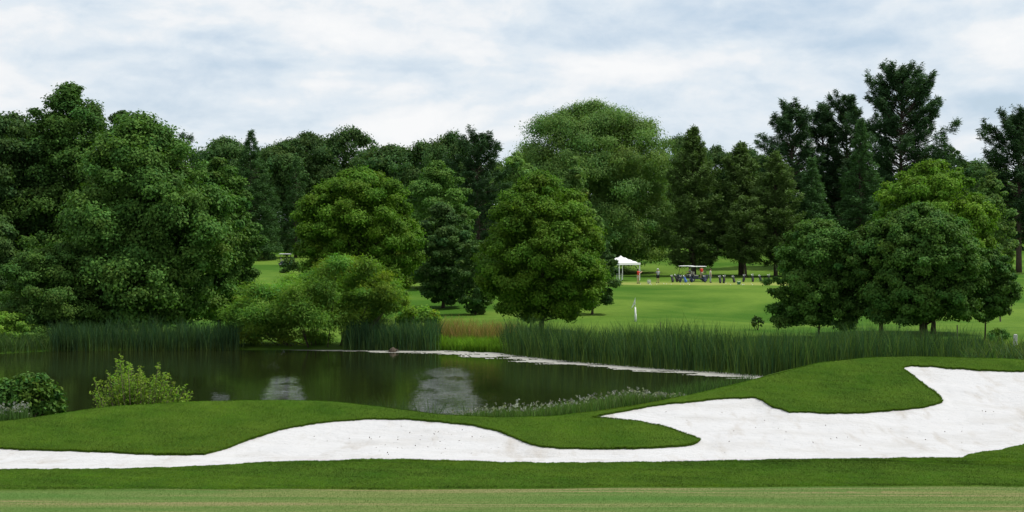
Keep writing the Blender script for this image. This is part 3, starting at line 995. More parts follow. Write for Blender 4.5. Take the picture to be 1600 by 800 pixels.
def conifer(name, label, px, d, ytop, ybot, wpx, mat, seed, kind='pine', nb=110, dens=1.0, group=None, nl=.42, nw=.07, trunk=None):
    r = np.random.default_rng(seed)
    z1, z0 = span(px, d, ytop, ybot)
    W = wpx / F * d
    t_ = tree_root(name, label, px, d, group)
    rad = trunk or .018 * z1
    b = MB()
    k = 10
    pts = [(r.normal(0, .06) * (i > 1), r.normal(0, .06) * (i > 1), -.3 + (z1 - .2) * i / k) for i in range(k + 1)]
    b.path(pts, [rad * ((1 - i / k) * .95 + .04) for i in range(k + 1)], 8)
    P, A, T = [], [], []
    golden = 2.399
    for i in range(nb):
        t = (i + r.random()) / nb
        if kind == 'pine':
            pf = np.interp(t, [0, .12, .35, .6, .8, .93, 1], [.5, .85, 1.0, .95, .78, .50, .15]) * r.choice([.45, .75, 1.0, 1.25], p=[.22, .3, .33, .15])
            el = np.interp(t, [0, .5, 1], [-.05, .22, .95]) + r.normal(0, .12)
        elif kind == 'cedar':
            pf = np.interp(t, [0, .1, .3, .6, .85, 1], [.75, .98, 1.0, .78, .42, .06]) * r.uniform(.5, 1.2)
            el = np.interp(t, [0, 1], [.1, 1.0]) + r.normal(0, .1)
        else:
            pf = np.interp(t, [0, .08, .3, .6, .85, 1], [.85, 1.0, .85, .52, .22, .04]) * r.uniform(.75, 1.12)
            el = np.interp(t, [0, .6, 1], [-.25, .02, .8]) + r.normal(0, .08)
        Lb = max(W / 2 * pf, .25)
        az = i * golden + r.normal(0, .4)
        zb = z0 + t * (z1 - z0) * .985
        hdir = np.array([math.cos(az), math.sin(az), 0])
        lat = np.array([-math.sin(az), math.cos(az), 0])
        p0 = np.array([0, 0, zb])
        up = {'pine': .35, 'cedar': .35, 'spruce': .12}[kind]

        def bp(s): return p0 + hdir * Lb * s * math.cos(el) + np.array([0, 0, 1]) * (Lb * s * math.sin(el) + up * Lb * s ** 2.2 * .5)
        if Lb > W * .12:
            b.path([bp(0), bp(.5), bp(.95)], [rad * .22, rad * .14, rad * .04], 4, False)
        nt_ = max(3, int(Lb * 4.2 * dens))
        for j in range(nt_):
            s = (.40 if kind == 'pine' else .22) + (.62 if kind == 'pine' else .80) * r.random() ** .75
            q_ = bp(s) + lat * r.normal(0, .13 if kind == 'pine' else .19) * Lb * (1.15 - .55 * s) + np.array([0, 0, 1]) * r.normal(.02, .05) * Lb
            P.append(q_); A.append(hdir * .6 + np.array([0, 0, .55 if kind != 'spruce' else .1])); T.append(r.uniform(.75, 1.25))
    P, A, T = np.array(P), np.array(A), np.array(T)
    m_ = {'pine': 17, 'cedar': 15, 'spruce': 15}[kind]
    n = len(P) * m_
    dirs = unit(np.repeat(unit(A), m_, 0) * .75 + r.normal(0, .6, (n, 3)))
    pos = np.repeat(P, m_, 0) + dirs * nl * .45 + r.normal(0, nl * .30, (n, 3))
    nrm = np.cross(dirs, r.normal(0, 1, (n, 3)))
    nrm[:, 2] = np.abs(nrm[:, 2]) + .3
    co, f, _ = leaves(pos, nrm, nl, nw, r, dirs)
    zt_ = np.percentile(co[:, 2], 99.97)
    co[:, 2] = np.where(co[:, 2] > z0, z0 + (co[:, 2] - z0) * (z1 - z0) / (zt_ - z0), co[:, 2])
    b.v = [(x_, y_, z_ if z_ < z0 else z0 + (z_ - z0) * (z1 - z0) / (zt_ - z0)) for x_, y_, z_ in b.v]
    tint = np.repeat((np.repeat(T, m_) * r.uniform(.8, 1.25, n))[:, None], 3, 1) * np.array([1, 1, 1.0])
    b.build('trunk', M_BARK, t_, smooth=True)
    link('crown', np_mesh('crown', co, f, 4, np.repeat(tint, 4, 0)), mat, t_)
    return t_


G_LEFT, G_POND, G_PINE, G_BACK, G_R = 'big trees on the left bank', 'round maples beyond the pond', 'tall pines on the hill', 'far treeline', 'clump of trees behind the right reeds'
# left bank
decid('broadleaf_tree', 'big dark green tree with a pointed top, nearest of the left bank group', 222, 108, 180, 505, 275, M_LEAF_SHADE, 101, 'peak', 300, 70000, .30, .20, group=G_LEFT, ragged=.20)
decid('broadleaf_tree', 'tallest broad tree of the left bank with its peak above all neighbours', 110, 124, 130, 500, 215, M_LEAF_SHADE, 102, 'peak', 230, 56000, .32, .21, group=G_LEFT, ragged=.20)
decid('broadleaf_tree', 'dark tree cut off by the left edge of the photo', -8, 122, 178, 515, 190, M_LEAF_DARK, 103, 'round', 150, 45000, .32, .21, group=G_LEFT, ragged=.20)
decid('broadleaf_tree', 'small dark crown poking up between the two tallest left bank trees', 187, 140, 164, 470, 110, M_LEAF_DARK, 104, 'maple', 90, 22000, .34, .22, group=G_LEFT, ragged=.20)
decid('broadleaf_tree', 'mid green tree on the right side of the left bank group above the willow shrub', 342, 113, 244, 498, 126, M_LEAF_SHADE, 105, 'round', 130, 40000, .26, .17, group=G_LEFT, ragged=.20)
decid('broadleaf_tree', 'low vine covered tree hanging over the reeds on the left bank', 92, 104, 382, 520, 175, M_LEAF_SHADE, 106, 'dome', 100, 30000, .22, .15, group=G_LEFT, ragged=.20)
decid('broadleaf_tree', 'very dark leafy tree low at the left edge behind the yellow green shrub', -30, 110, 330, 525, 150, M_LEAF_DARK, 107, 'dome', 80, 24000, .28, .18, group=G_LEFT, ragged=.20)
decid('waterside_shrub', 'yellow green shrub on the bank at the far left', 8, 99.5, 488, 536, 92, M_LEAF_BRIGHT, 108, 'bush', 46, 8000, .20, .11, cat='shrub', trunk=.06, limbs=8)
decid('waterside_shrub', 'dark leafy shrub at the waterline left of the shaded cattails', 62, 99.5, 508, 545, 76, M_LEAF_SHADE, 109, 'bush', 36, 7000, .18, .11, cat='shrub', trunk=.06, limbs=8)
# round maples
decid('maple_tree', 'rounded sunlit maple directly behind the pale willow shrub', 560, 132, 262, 455, 196, M_LEAF, 111, 'dome', 190, 60000, .28, .19, group=G_POND, cl=(.035, .08), ragged=.05)
decid('maple_tree', 'big egg shaped maple standing alone in the centre beyond the cattails', 845, 116, 268, 496, 200, M_LEAF, 112, 'maple', 210, 66000, .26, .17, group=G_POND, cl=(.035, .08), ragged=.05, trunk=.24)
decid('broadleaf_tree', 'dark low tree in shade between the two rounded maples', 692, 150, 318, 470, 108, M_LEAF_DARK, 113, 'round', 110, 34000, .32, .21, trunk=.2)
decid('broadleaf_tree', 'olive green domed tree rising behind the dark low tree between the maples', 684, 172, 254, 440, 118, M_LEAF_SHADE, 114, 'dome', 110, 30000, .36, .24)
decid('broadleaf_tree', 'dark understory tree just left of the egg shaped maple', 742, 140, 370, 488, 70, M_LEAF_DARK, 115, 'round', 60, 16000, .3, .2)
# great pale tree and its neighbours
decid('willow_tree', 'huge light green weeping tree with a broad dome behind the white tent', 922, 226, 158, 402, 278, M_LEAF_WILLOW, 116, 'dome', 300, 125000, .40, .20, droop=.18, cl=(.045, .085), trunk=.6, ragged=.12)
decid('broadleaf_tree', 'pale feathery tree peeping out left of the huge weeping tree', 808, 205, 236, 430, 96, M_LEAF_WILLOW, 117, 'round', 90, 22000, .5, .2, droop=.5)
decid('broadleaf_tree', 'small pale green tree between the egg shaped maple and the huge weeping tree', 898, 150, 246, 470, 84, M_LEAF_WILLOW, 118, 'tall', 80, 20000, .34, .2)
decid('broadleaf_tree', 'dark branch heavy tree beside the white tent, right of the egg shaped maple', 925, 140, 360, 478, 84, M_LEAF_DARK, 119, 'round', 60, 16000, .3, .2)
# conifers
conifer('pine_tree', 'black green pine left of the huge weeping tree with a jagged top', 746, 190, 198, 430, 108, M_PINE, 121, 'pine', 120, 1.3, None, .5, .10)
conifer('spruce_tree', 'dark bluish conifer behind the gap right of the left bank trees', 392, 262, 204, 398, 112, M_SPRUCE, 122, 'spruce', 150, 1.4, None, .5, .10)
conifer('spruce_tree', 'thin hazy grey conifer leaning beside the dark bluish one', 462, 270, 246, 396, 66, M_SPRUCE, 123, 'spruce', 80, 1.0, None, .5, .10)
conifer('pine_tree', 'sparse topped pine showing above the left bank trees', 290, 165, 206, 440, 70, M_PINE, 124, 'pine', 60, .9, None, .45, .09)
conifer('cedar_tree', 'brownish olive cedar directly behind the golf carts', 1084, 212, 198, 420, 98, M_CEDAR, 125, 'cedar', 170, 1.5, None, .5, .12)
conifer('cedar_tree', 'dark cedar with bare trunk behind the row of golf bags', 1158, 214, 222, 405, 92, M_CEDAR, 126, 'cedar', 150, 1.4, None, .5, .12, trunk=.42)
conifer('cedar_tree', 'short olive cedar just left of the right hand clump of trees', 1165, 206, 305, 412, 80, M_CEDAR, 127, 'cedar', 110, 1.4, None, .45, .11)
conifer('cedar_tree', 'shaded cedar half hidden by the top of the right hand clump', 1212, 208, 236, 415, 90, M_CEDAR, 128, 'cedar', 140, 1.4, None, .5, .12)
conifer('pine_tree', 'tallest black green pine with long bare tipped limbs on the right', 1408, 230, 97, 400, 150, M_PINE, 131, 'pine', 190, 1.4, G_PINE, .62, .12, trunk=.5)
conifer('pine_tree', 'flat topped pine at the left end of the tall pine row', 1238, 236, 155, 400, 104, M_PINE, 132, 'pine', 120, 1.4, G_PINE, .62, .12)
conifer('pine_tree', 'dense pine in the middle of the tall pine row', 1322, 240, 143, 400, 108, M_PINE, 133, 'pine', 130, 1.5, G_PINE, .62, .12)
conifer('pine_tree', 'narrow pine between the flat topped and the middle pine', 1286, 244, 158, 400, 76, M_PINE, 134, 'pine', 100, 1.4, G_PINE, .62, .12)
conifer('spruce_tree', 'lighter green spruce standing in front of the tallest pine', 1345, 214, 186, 410, 104, M_SPRUCE, 135, 'spruce', 150, 1.4, None, .5, .11)
conifer('spruce_tree', 'smaller spruce to the left of the lighter green spruce', 1268, 210, 246, 410, 84, M_SPRUCE, 136, 'spruce', 120, 1.4, None, .5, .11)
conifer('pine_tree', 'dark pine at the right edge of the photo with a visible trunk base', 1592, 215, 168, 372, 120, M_PINE, 137, 'pine', 120, 1.4, None, .6, .12, trunk=.45)
decid('broadleaf_tree', 'small dark rounded tree on the skyline right of the tallest pine', 1490, 290, 226, 400, 62, M_LEAF_DARK, 138, 'round', 60, 12000, .6, .38)
decid('broadleaf_tree', 'greyish green loose tree behind the right end of the right hand clump', 1545, 190, 266, 420, 84, M_LEAF_WILLOW, 139, 'tall', 80, 18000, .42, .24)
# right clump
decid('maple_tree', 'highest tree of the right hand clump with a yellow green sunlit dome', 1458, 113, 250, 478, 196, M_LEAF, 141, 'dome', 170, 52000, .26, .17, group=G_R, ragged=.11, cl=(.035, .075), trunk=.2)
decid('maple_tree', 'dark broad tree at the front of the right hand clump with two thick trunks', 1440, 103, 318, 500, 185, M_LEAF_SHADE, 142, 'dome', 230, 60000, .24, .16, group=G_R, ragged=.11, cl=(.035, .075), trunk=.26, stems=2)
decid('maple_tree', 'leftmost tree of the right hand clump with ragged low branches', 1278, 107, 338, 507, 138, M_LEAF_SHADE, 143, 'dome', 140, 40000, .24, .16, group=G_R, ragged=.11, trunk=.1)
decid('maple_tree', 'dark tree filling the middle of the right hand clump on a single trunk', 1376, 105, 345, 498, 135, M_LEAF_SHADE, 144, 'round', 120, 36000, .24, .16, group=G_R, ragged=.11, trunk=.2)
decid('maple_tree', 'slim stemmed tree at the right end of the right hand clump', 1538, 104, 388, 496, 100, M_LEAF_SHADE, 145, 'round', 90, 22000, .22, .15, group=G_R, ragged=.11, trunk=.08)

# far treeline: individually placed, copied from three kinds
FAR = [
    (480, 300, 206, 78, 'dark oak on the skyline just left of the hollow above the sunlit maple'),
    (545, 305, 200, 84, 'rounded oak topping the skyline above the sunlit maple'),
    (436, 295, 222, 72, 'low skyline tree right of the dark bluish conifer'),
    (612, 290, 226, 96, 'broad dark tree of the skyline right above the sunlit maple'),
    (664, 285, 222, 80, 'dark skyline tree above the olive green domed tree'),
    (706, 275, 206, 66, 'skyline tree touching the left side of the jagged black pine'),
    (352, 280, 214, 84, 'skyline tree right of the sparse topped pine'),
    (1066, 270, 212, 60, 'dark tree on the skyline between the weeping tree and the brownish cedar'),
    (1122, 275, 228, 60, 'dark tree filling the skyline between the two cedars'),
    (1172, 280, 232, 64, 'dark skyline tree left of the flat topped pine'),
    (1530, 300, 250, 80, 'skyline tree left of the dark pine at the right edge'),
    (1448, 300, 246, 66, 'low skyline tree behind the foot of the tallest pine'),
    (20, 230, 176, 120, 'skyline tree behind the left edge of the left bank group'),
    (258, 240, 214, 90, 'skyline tree behind the sparse topped pine of the left bank'),
]
protos = []
for k in range(3):
    r = np.random.default_rng(200 + k)
    co, f, ti, c, rc = dec_crown(r, .30, 1.0, .82, ['round', 'dome', 'round'][k], 190, 34000, .024, .017, 0, (.05, .12), ragged=.16)
    tb = trunk_mesh(r, .74, .022, c, .14, 16)
    tb.v = [tuple(p) if p[2] > -.05 else (p[0], p[1], -.03) for p in tb.v]
    protos.append((np_mesh('crown', co, f, 4, ti), tb.mesh('trunk', True)))
    protos[-1][0].materials.append(M_LEAF_DARK); protos[-1][1].materials.append(M_BARK)


def far_tree(px, d, ytop, wpx, label, k, rz):
    H, _ = span(px, d, ytop, 400)
    t = empty('broadleaf_tree', at(px, d), rz)
    tag(t, label, 'tree', G_BACK)
    sx = wpx / F * d / .82
    for nm, me in (('trunk', protos[k][1]), ('crown', protos[k][0])):
        o = bpy.data.objects.new(nm, me); C.objects.link(o); o.parent = t
        o.scale = (sx, sx, H)
    return t


for i, (px, d, yt, wp, lab) in enumerate(FAR):
    far_tree(px, d, yt, wp * 1.45, lab, i % 3, i * 1.7)
# the wood beyond them: one dense mass of smaller crowns that no one could count
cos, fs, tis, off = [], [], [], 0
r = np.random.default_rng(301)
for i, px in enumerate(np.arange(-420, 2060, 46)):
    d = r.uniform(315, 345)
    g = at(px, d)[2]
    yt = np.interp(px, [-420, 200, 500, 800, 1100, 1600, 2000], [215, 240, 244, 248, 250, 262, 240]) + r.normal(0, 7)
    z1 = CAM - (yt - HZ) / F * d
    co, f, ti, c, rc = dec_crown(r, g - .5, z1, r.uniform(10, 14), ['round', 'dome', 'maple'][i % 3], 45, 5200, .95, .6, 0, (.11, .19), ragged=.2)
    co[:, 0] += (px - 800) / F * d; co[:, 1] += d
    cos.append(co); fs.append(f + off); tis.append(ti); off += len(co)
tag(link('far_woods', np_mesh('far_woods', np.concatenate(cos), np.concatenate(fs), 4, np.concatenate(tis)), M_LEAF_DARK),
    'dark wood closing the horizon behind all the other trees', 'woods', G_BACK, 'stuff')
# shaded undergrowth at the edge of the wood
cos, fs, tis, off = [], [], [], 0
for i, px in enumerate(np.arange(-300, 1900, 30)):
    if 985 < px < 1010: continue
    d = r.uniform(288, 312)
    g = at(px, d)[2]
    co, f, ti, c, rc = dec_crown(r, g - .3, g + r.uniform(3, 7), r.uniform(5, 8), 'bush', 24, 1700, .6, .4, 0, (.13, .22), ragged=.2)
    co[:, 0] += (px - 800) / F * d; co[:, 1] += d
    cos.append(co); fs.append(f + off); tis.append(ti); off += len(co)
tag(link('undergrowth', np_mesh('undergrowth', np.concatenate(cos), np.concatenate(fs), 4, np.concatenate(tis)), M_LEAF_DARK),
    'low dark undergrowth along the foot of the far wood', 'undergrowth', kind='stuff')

# shrubs
def lobed_shrub(name, label, px, d, lobes, nleaf, ll, lw, mat, seed, droop=0, stems=14, upright=0.0, cl_n=16, stem_mat=None):
    r = np.random.default_rng(seed)
    t = tree_root(name, label, px, d, None, 'shrub')
    g = at(px, d)
    P, Nn, A, T, ends = [], [], [], [], []
    tot = sum(l[2] * l[3] for l in lobes)
    for (lx, ly, rx, ry) in lobes:
        cx_, cz_ = (lx - px) / F * d, CAM - (ly - HZ) / F * d - g[2]
        a, c_ = rx / F * d, ry / F * d
        cy_ = r.normal(0, a * .5)
        nn = int(nleaf * rx * ry / tot)
        sub_d = unit(r.normal(0, 1, (cl_n, 3)) + np.array([0, -.1, .25]))
        sub_c = np.array([cx_, cy_, cz_]) + sub_d * np.array([a, a, c_]) * r.uniform(.45, .85, (cl_n, 1))
        ci = r.integers(0, cl_n, nn)
        dr = unit(r.normal(0, 1, (nn, 3)) + sub_d[ci] * .6 + np.array([0, 0, .3 + upright]))
        pos = sub_c[ci] + dr * (np.array([a, a, c_]) * .38) * (r.random(nn) ** .5 * 1.15)[:, None] * (1 + .3 * r.normal(0, 1, nn)[:, None].clip(-1, 1.6))
        P.append(pos); Nn.append(dr * .5 + np.array([0, 0, .5]) + r.normal(0, .5, (nn, 3)))
        A.append(dr + np.array([0, 0, upright - droop]) + r.normal(0, .3, (nn, 3)))
        hue = r.normal(0, .12, cl_n)[ci] + r.normal(0, .08, nn)
        T.append((r.uniform(.8, 1.2, cl_n)[ci] * r.uniform(.75, 1.25, nn))[:, None] * np.stack([1 + hue, np.ones(nn), 1 - hue], -1))
        ends += list(sub_c[:5])
    pos = np.concatenate(P)
    kp = pos[:, 2] > -.05
    co, f, _ = leaves(pos[kp], np.concatenate(Nn)[kp], ll, lw, r, np.concatenate(A)[kp])
    b = MB()
    for i in range(stems):
        e = ends[r.integers(0, len(ends))]
        p0 = np.array([e[0] * .45 + r.normal(0, .15), e[1] * .4, -.1])
        b.path([p0, (p0 * .4 + e * .6) + r.normal(0, .08, 3), e], [.035, .025, .008], 5, False)
    b.build('stems', stem_mat or M_BARK, t, smooth=True)
    link('foliage', np_mesh('foliage', co, f, 4, np.repeat(np.concatenate(T)[kp], 4, 0)), mat, t)
    return t


lobed_shrub('willow_shrub', 'wide pale green willow shrub leaning over the far shore of the pond', 500, 100.5,
            [(540, 428, 50, 34), (600, 452, 40, 24), (585, 470, 40, 22), (425, 482, 70, 38), (500, 478, 56, 46), (385, 500, 36, 36), (566, 488, 52, 34), (460, 455, 50, 30), (470, 515, 60, 24), (400, 520, 46, 20), (620, 470, 22, 16)],
            95000, .24, .06, M_LEAF_BRIGHT, 401, droop=.1, upright=.25, stems=26, cl_n=15, stem_mat=M_BARK)
lobed_shrub('bank_shrub', 'small leafy green shrub beside the russet grass', 655, 103, [(655, 492, 26, 16), (635, 500, 20, 16), (672, 498, 16, 12)], 5500, .18, .10, M_LEAF_BRIGHT, 402, cl_n=12)
lobed_shrub('dark_bush', 'dark round bush behind the left mound at the left edge', 48, 38.5, [(48, 618, 40, 30), (20, 622, 34, 26), (68, 632, 28, 22), (44, 606, 26, 18), (10, 610, 20, 14), (84, 640, 16, 10)], 9000, .12, .075, M_LEAF_SHADE, 403, droop=.2, stems=12, cl_n=22)
def shoot_bush(name, label, px, d, tops, nsh, mat, seed, ll, lw):
    r = np.random.default_rng(seed)
    t = tree_root(name, label, px, d, None, 'shrub')
    g = at(px, d)
    tx = np.array(tops, float)
    b = MB()
    P, Nn, A, T = [], [], [], []
    for i in range(nsh):
        ex = r.uniform(tx[0, 0], tx[-1, 0])
        key = i < len(tx)
        if key: ex = tx[i, 0]
        zt = CAM - (np.interp(ex, tx[:, 0], tx[:, 1]) - HZ) / F * d - g[2]
        zt *= 1.0 if key else r.uniform(.45, .96)
        ex = (ex - px) / F * d
        ey = r.normal(0, .45)
        p0 = np.array([ex * .25, ey * .3, -.1]); p2 = np.array([ex, ey, zt])
        p1 = np.array([ex * .75, ey * .8, zt * .5])
        b.path([p0, p1, p2], [.018, .012, .004], 4, False)
        nl_ = int(46 * max(zt, .6))
        sx = r.uniform(.28, 1.02, nl_)[:, None]
        q_ = (1 - sx) ** 2 * p0 + 2 * sx * (1 - sx) * p1 + sx ** 2 * p2
        wv = .17 * (1.15 - sx)
        P.append(q_ + r.normal(0, 1, (nl_, 3)) * wv * np.array([1, 1, .5])); Nn.append(r.normal(0, .6, (nl_, 3)) + np.array([0, -.1, .7]))
        A.append(r.normal(0, .6, (nl_, 3)) + np.array([0, 0, .35]))
        T.append(np.repeat((r.uniform(.75, 1.2) * r.uniform(.75, 1.25, nl_))[:, None], 3, 1) * np.array([1 + r.normal(.0, .1), 1, 1]))
    co, f, _ = leaves(np.concatenate(P), np.concatenate(Nn), ll, lw, r, np.concatenate(A))
    b.build('stems', M_TWIG, t, smooth=True)
    link('foliage', np_mesh('foliage', co, f, 4, np.repeat(np.concatenate(T), 4, 0)), mat, t)
    return t


shoot_bush('light_bush', 'light yellow green bush with upright shoots behind the left mound', 214, 39.5,
           [(148, 612), (153, 596), (160, 588), (170, 580), (178, 582), (186, 562), (192, 574), (199, 553), (206, 570), (212, 562), (220, 574), (230, 582), (240, 568), (247, 590), (255, 566), (262, 588), (270, 590), (280, 606), (290, 602), (302, 612)],
           170, M_LEAF_LIME, 404, .085, .042)
lobed_shrub('seedling_tree', 'tiny dark sapling on the slope left of the right hand clump', 1182, 118, [(1182, 502, 9, 7), (1178, 506, 6, 4), (1187, 504, 6, 5)], 900, .16, .10, M_LEAF_DARK, 405, stems=4, cl_n=8)
lobed_shrub('bank_shrub', 'dark leafy shrub beside the slim stemmed tree on the right', 1566, 99, [(1566, 528, 16, 14), (1552, 534, 14, 14)], 3000, .16, .10, M_LEAF_SHADE, 406, stems=5, cl_n=12)
lobed_shrub('bank_shrub', 'dark shrub half hiding the white object on the far fairway', 452, 215, [(452, 412, 9, 12), (446, 420, 10, 10), (460, 418, 9, 12)], 1500, .35, .22, M_LEAF_DARK, 407, stems=4, cl_n=10)

# ------------------------------------------------------------------ things on the tee
M_WHITE = plain('white_canvas', (0.82, 0.82, 0.82), .7, .2, .03)
M_STEEL = plain('grey_steel', (0.50, 0.51, 0.52), .4, .5)
M_BLACK = plain('black_plastic', (0.015, 0.015, 0.018), .5, .4)
M_NAVY = plain('navy_nylon', (0.015, 0.025, 0.07), .6, .3)
M_BLUE = plain('blue_nylon', (0.06, 0.16, 0.45), .6, .3)
M_RED = plain('red_cotton', (0.55, 0.05, 0.035), .85, .1)
M_SKIN = plain('skin', (0.45, 0.27, 0.19), .6, .3, .05)
M_KHAKI = plain('khaki_cotton', (0.42, 0.36, 0.27), .85, .1)
M_BEIGE = plain('pale_shirt', (0.55, 0.53, 0.45), .85, .1)
M_GREYSHIRT = plain('grey_shirt', (0.30, 0.33, 0.35), .85, .1)
M_DARKCLOTH = plain('dark_cloth', (0.02, 0.022, 0.03), .85, .1)
M_HAIR = plain('brown_hair', (0.05, 0.03, 0.02), .7, .3)
M_WOOD = bark_mat('weathered_wood', (0.06, 0.05, 0.04), (0.16, 0.14, 0.115))
M_PALEWOOD = bark_mat('grey_wood', (0.28, 0.28, 0.28), (0.48, 0.48, 0.47))
M_CART = plain('cart_body', (0.03, 0.04, 0.06), .35, .5)
M_SEAT = plain('cream_vinyl', (0.45, 0.42, 0.35), .5, .4)
M_GLASS, nt = new_mat('windscreen')
p = principled(nt, (0.8, 0.85, 0.85), .05, .5)
p.inputs['Transmission Weight'].default_value = .9
finish(nt, p.outputs[0])

# tent
t = empty('canopy_tent', at(970, 195), math.radians(36))
tag(t, 'white pop up canopy tent with a peaked roof beside the egg shaped maple', 'tent')
sd, ev, pk = 1.75, 2.0, 3.15
me = MB()
n = 8
gr = []
for i in range(n + 1):
    for j in range(n + 1):
        x, y = -sd + 2 * sd * i / n, -sd + 2 * sd * j / n
        m_ = max(abs(x), abs(y)) / sd
        gr.append((x, y, ev + .22 + (pk - ev - .22) * (1 - m_) ** 1.15 * (1 - .10 * m_)))
me.add(gr, [(i * (n + 1) + j, (i + 1) * (n + 1) + j, (i + 1) * (n + 1) + j + 1, i * (n + 1) + j + 1) for i in range(n) for j in range(n)])
ro = me.build('roof', M_WHITE, t)
ro.modifiers.new('thickness', 'SOLIDIFY').thickness = .02
va = MB()
for a, b_ in (((-sd, -sd), (sd, -sd)), ((sd, -sd), (sd, sd)), ((sd, sd), (-sd, sd)), ((-sd, sd), (-sd, -sd))):
    cxm, cym = (a[0] + b_[0]) / 2 * 1.006, (a[1] + b_[1]) / 2 * 1.006
    va.box((cxm, cym, ev + .10), (abs(a[0] - b_[0]) + .02 if a[0] != b_[0] else .016, abs(a[1] - b_[1]) + .02 if a[1] != b_[1] else .016, .27))
va.build('valance', M_WHITE, t)
for sx in (-1, 1):
    for sy in (-1, 1):
        lg = MB(); lg.box((sx * (sd - .06), sy * (sd - .06), ev / 2 + .02), (.07, .07, ev + .1)); lg.build('leg', M_WHITE, t)
fr = MB()
for k in range(4):
    a = math.pi / 4 + k * math.pi / 2
    fr.tube((math.cos(a) * sd * 1.32, math.sin(a) * sd * 1.32, ev + .18), (0, 0, pk - .12), .018)
fr.build('frame', M_STEEL, t)

for px, lab in ((964, 'thin white stake under the left side of the white tent'), (970.5, 'thin white stake under the middle of the white tent')):
    b = MB(); g = at(px, 194.5); b.path([(g[0], g[1], g[2] - .1), (g[0], g[1], g[2] + .9), (g[0], g[1], g[2] + .95)], [.03, .028, .01], 8)
    tag(b.build('stake', M_WHITE), lab, 'stake', 'stakes by the tent')


# people
def skin_obj(name, verts, edges, radii, mat, parent, root=0, lvl=2):
    me = bpy.data.meshes.new(name)
    me.from_pydata(verts, edges, [])
    o = link(name, me, mat, parent)
    md = o.modifiers.new('skin', 'SKIN')
    sv_ = me.skin_vertices[0].data
    for i, rr in enumerate(radii):
        sv_[i].radius = (rr, rr) if not isinstance(rr, tuple) else rr
        sv_[i].use_root = i == root
    o.modifiers.new('sub', 'SUBSURF').levels = lvl
    o.modifiers['sub'].render_levels = lvl
    me.polygons.foreach_set('use_smooth', [True] * len(me.polygons))
    md.use_smooth_shade = True
    return o


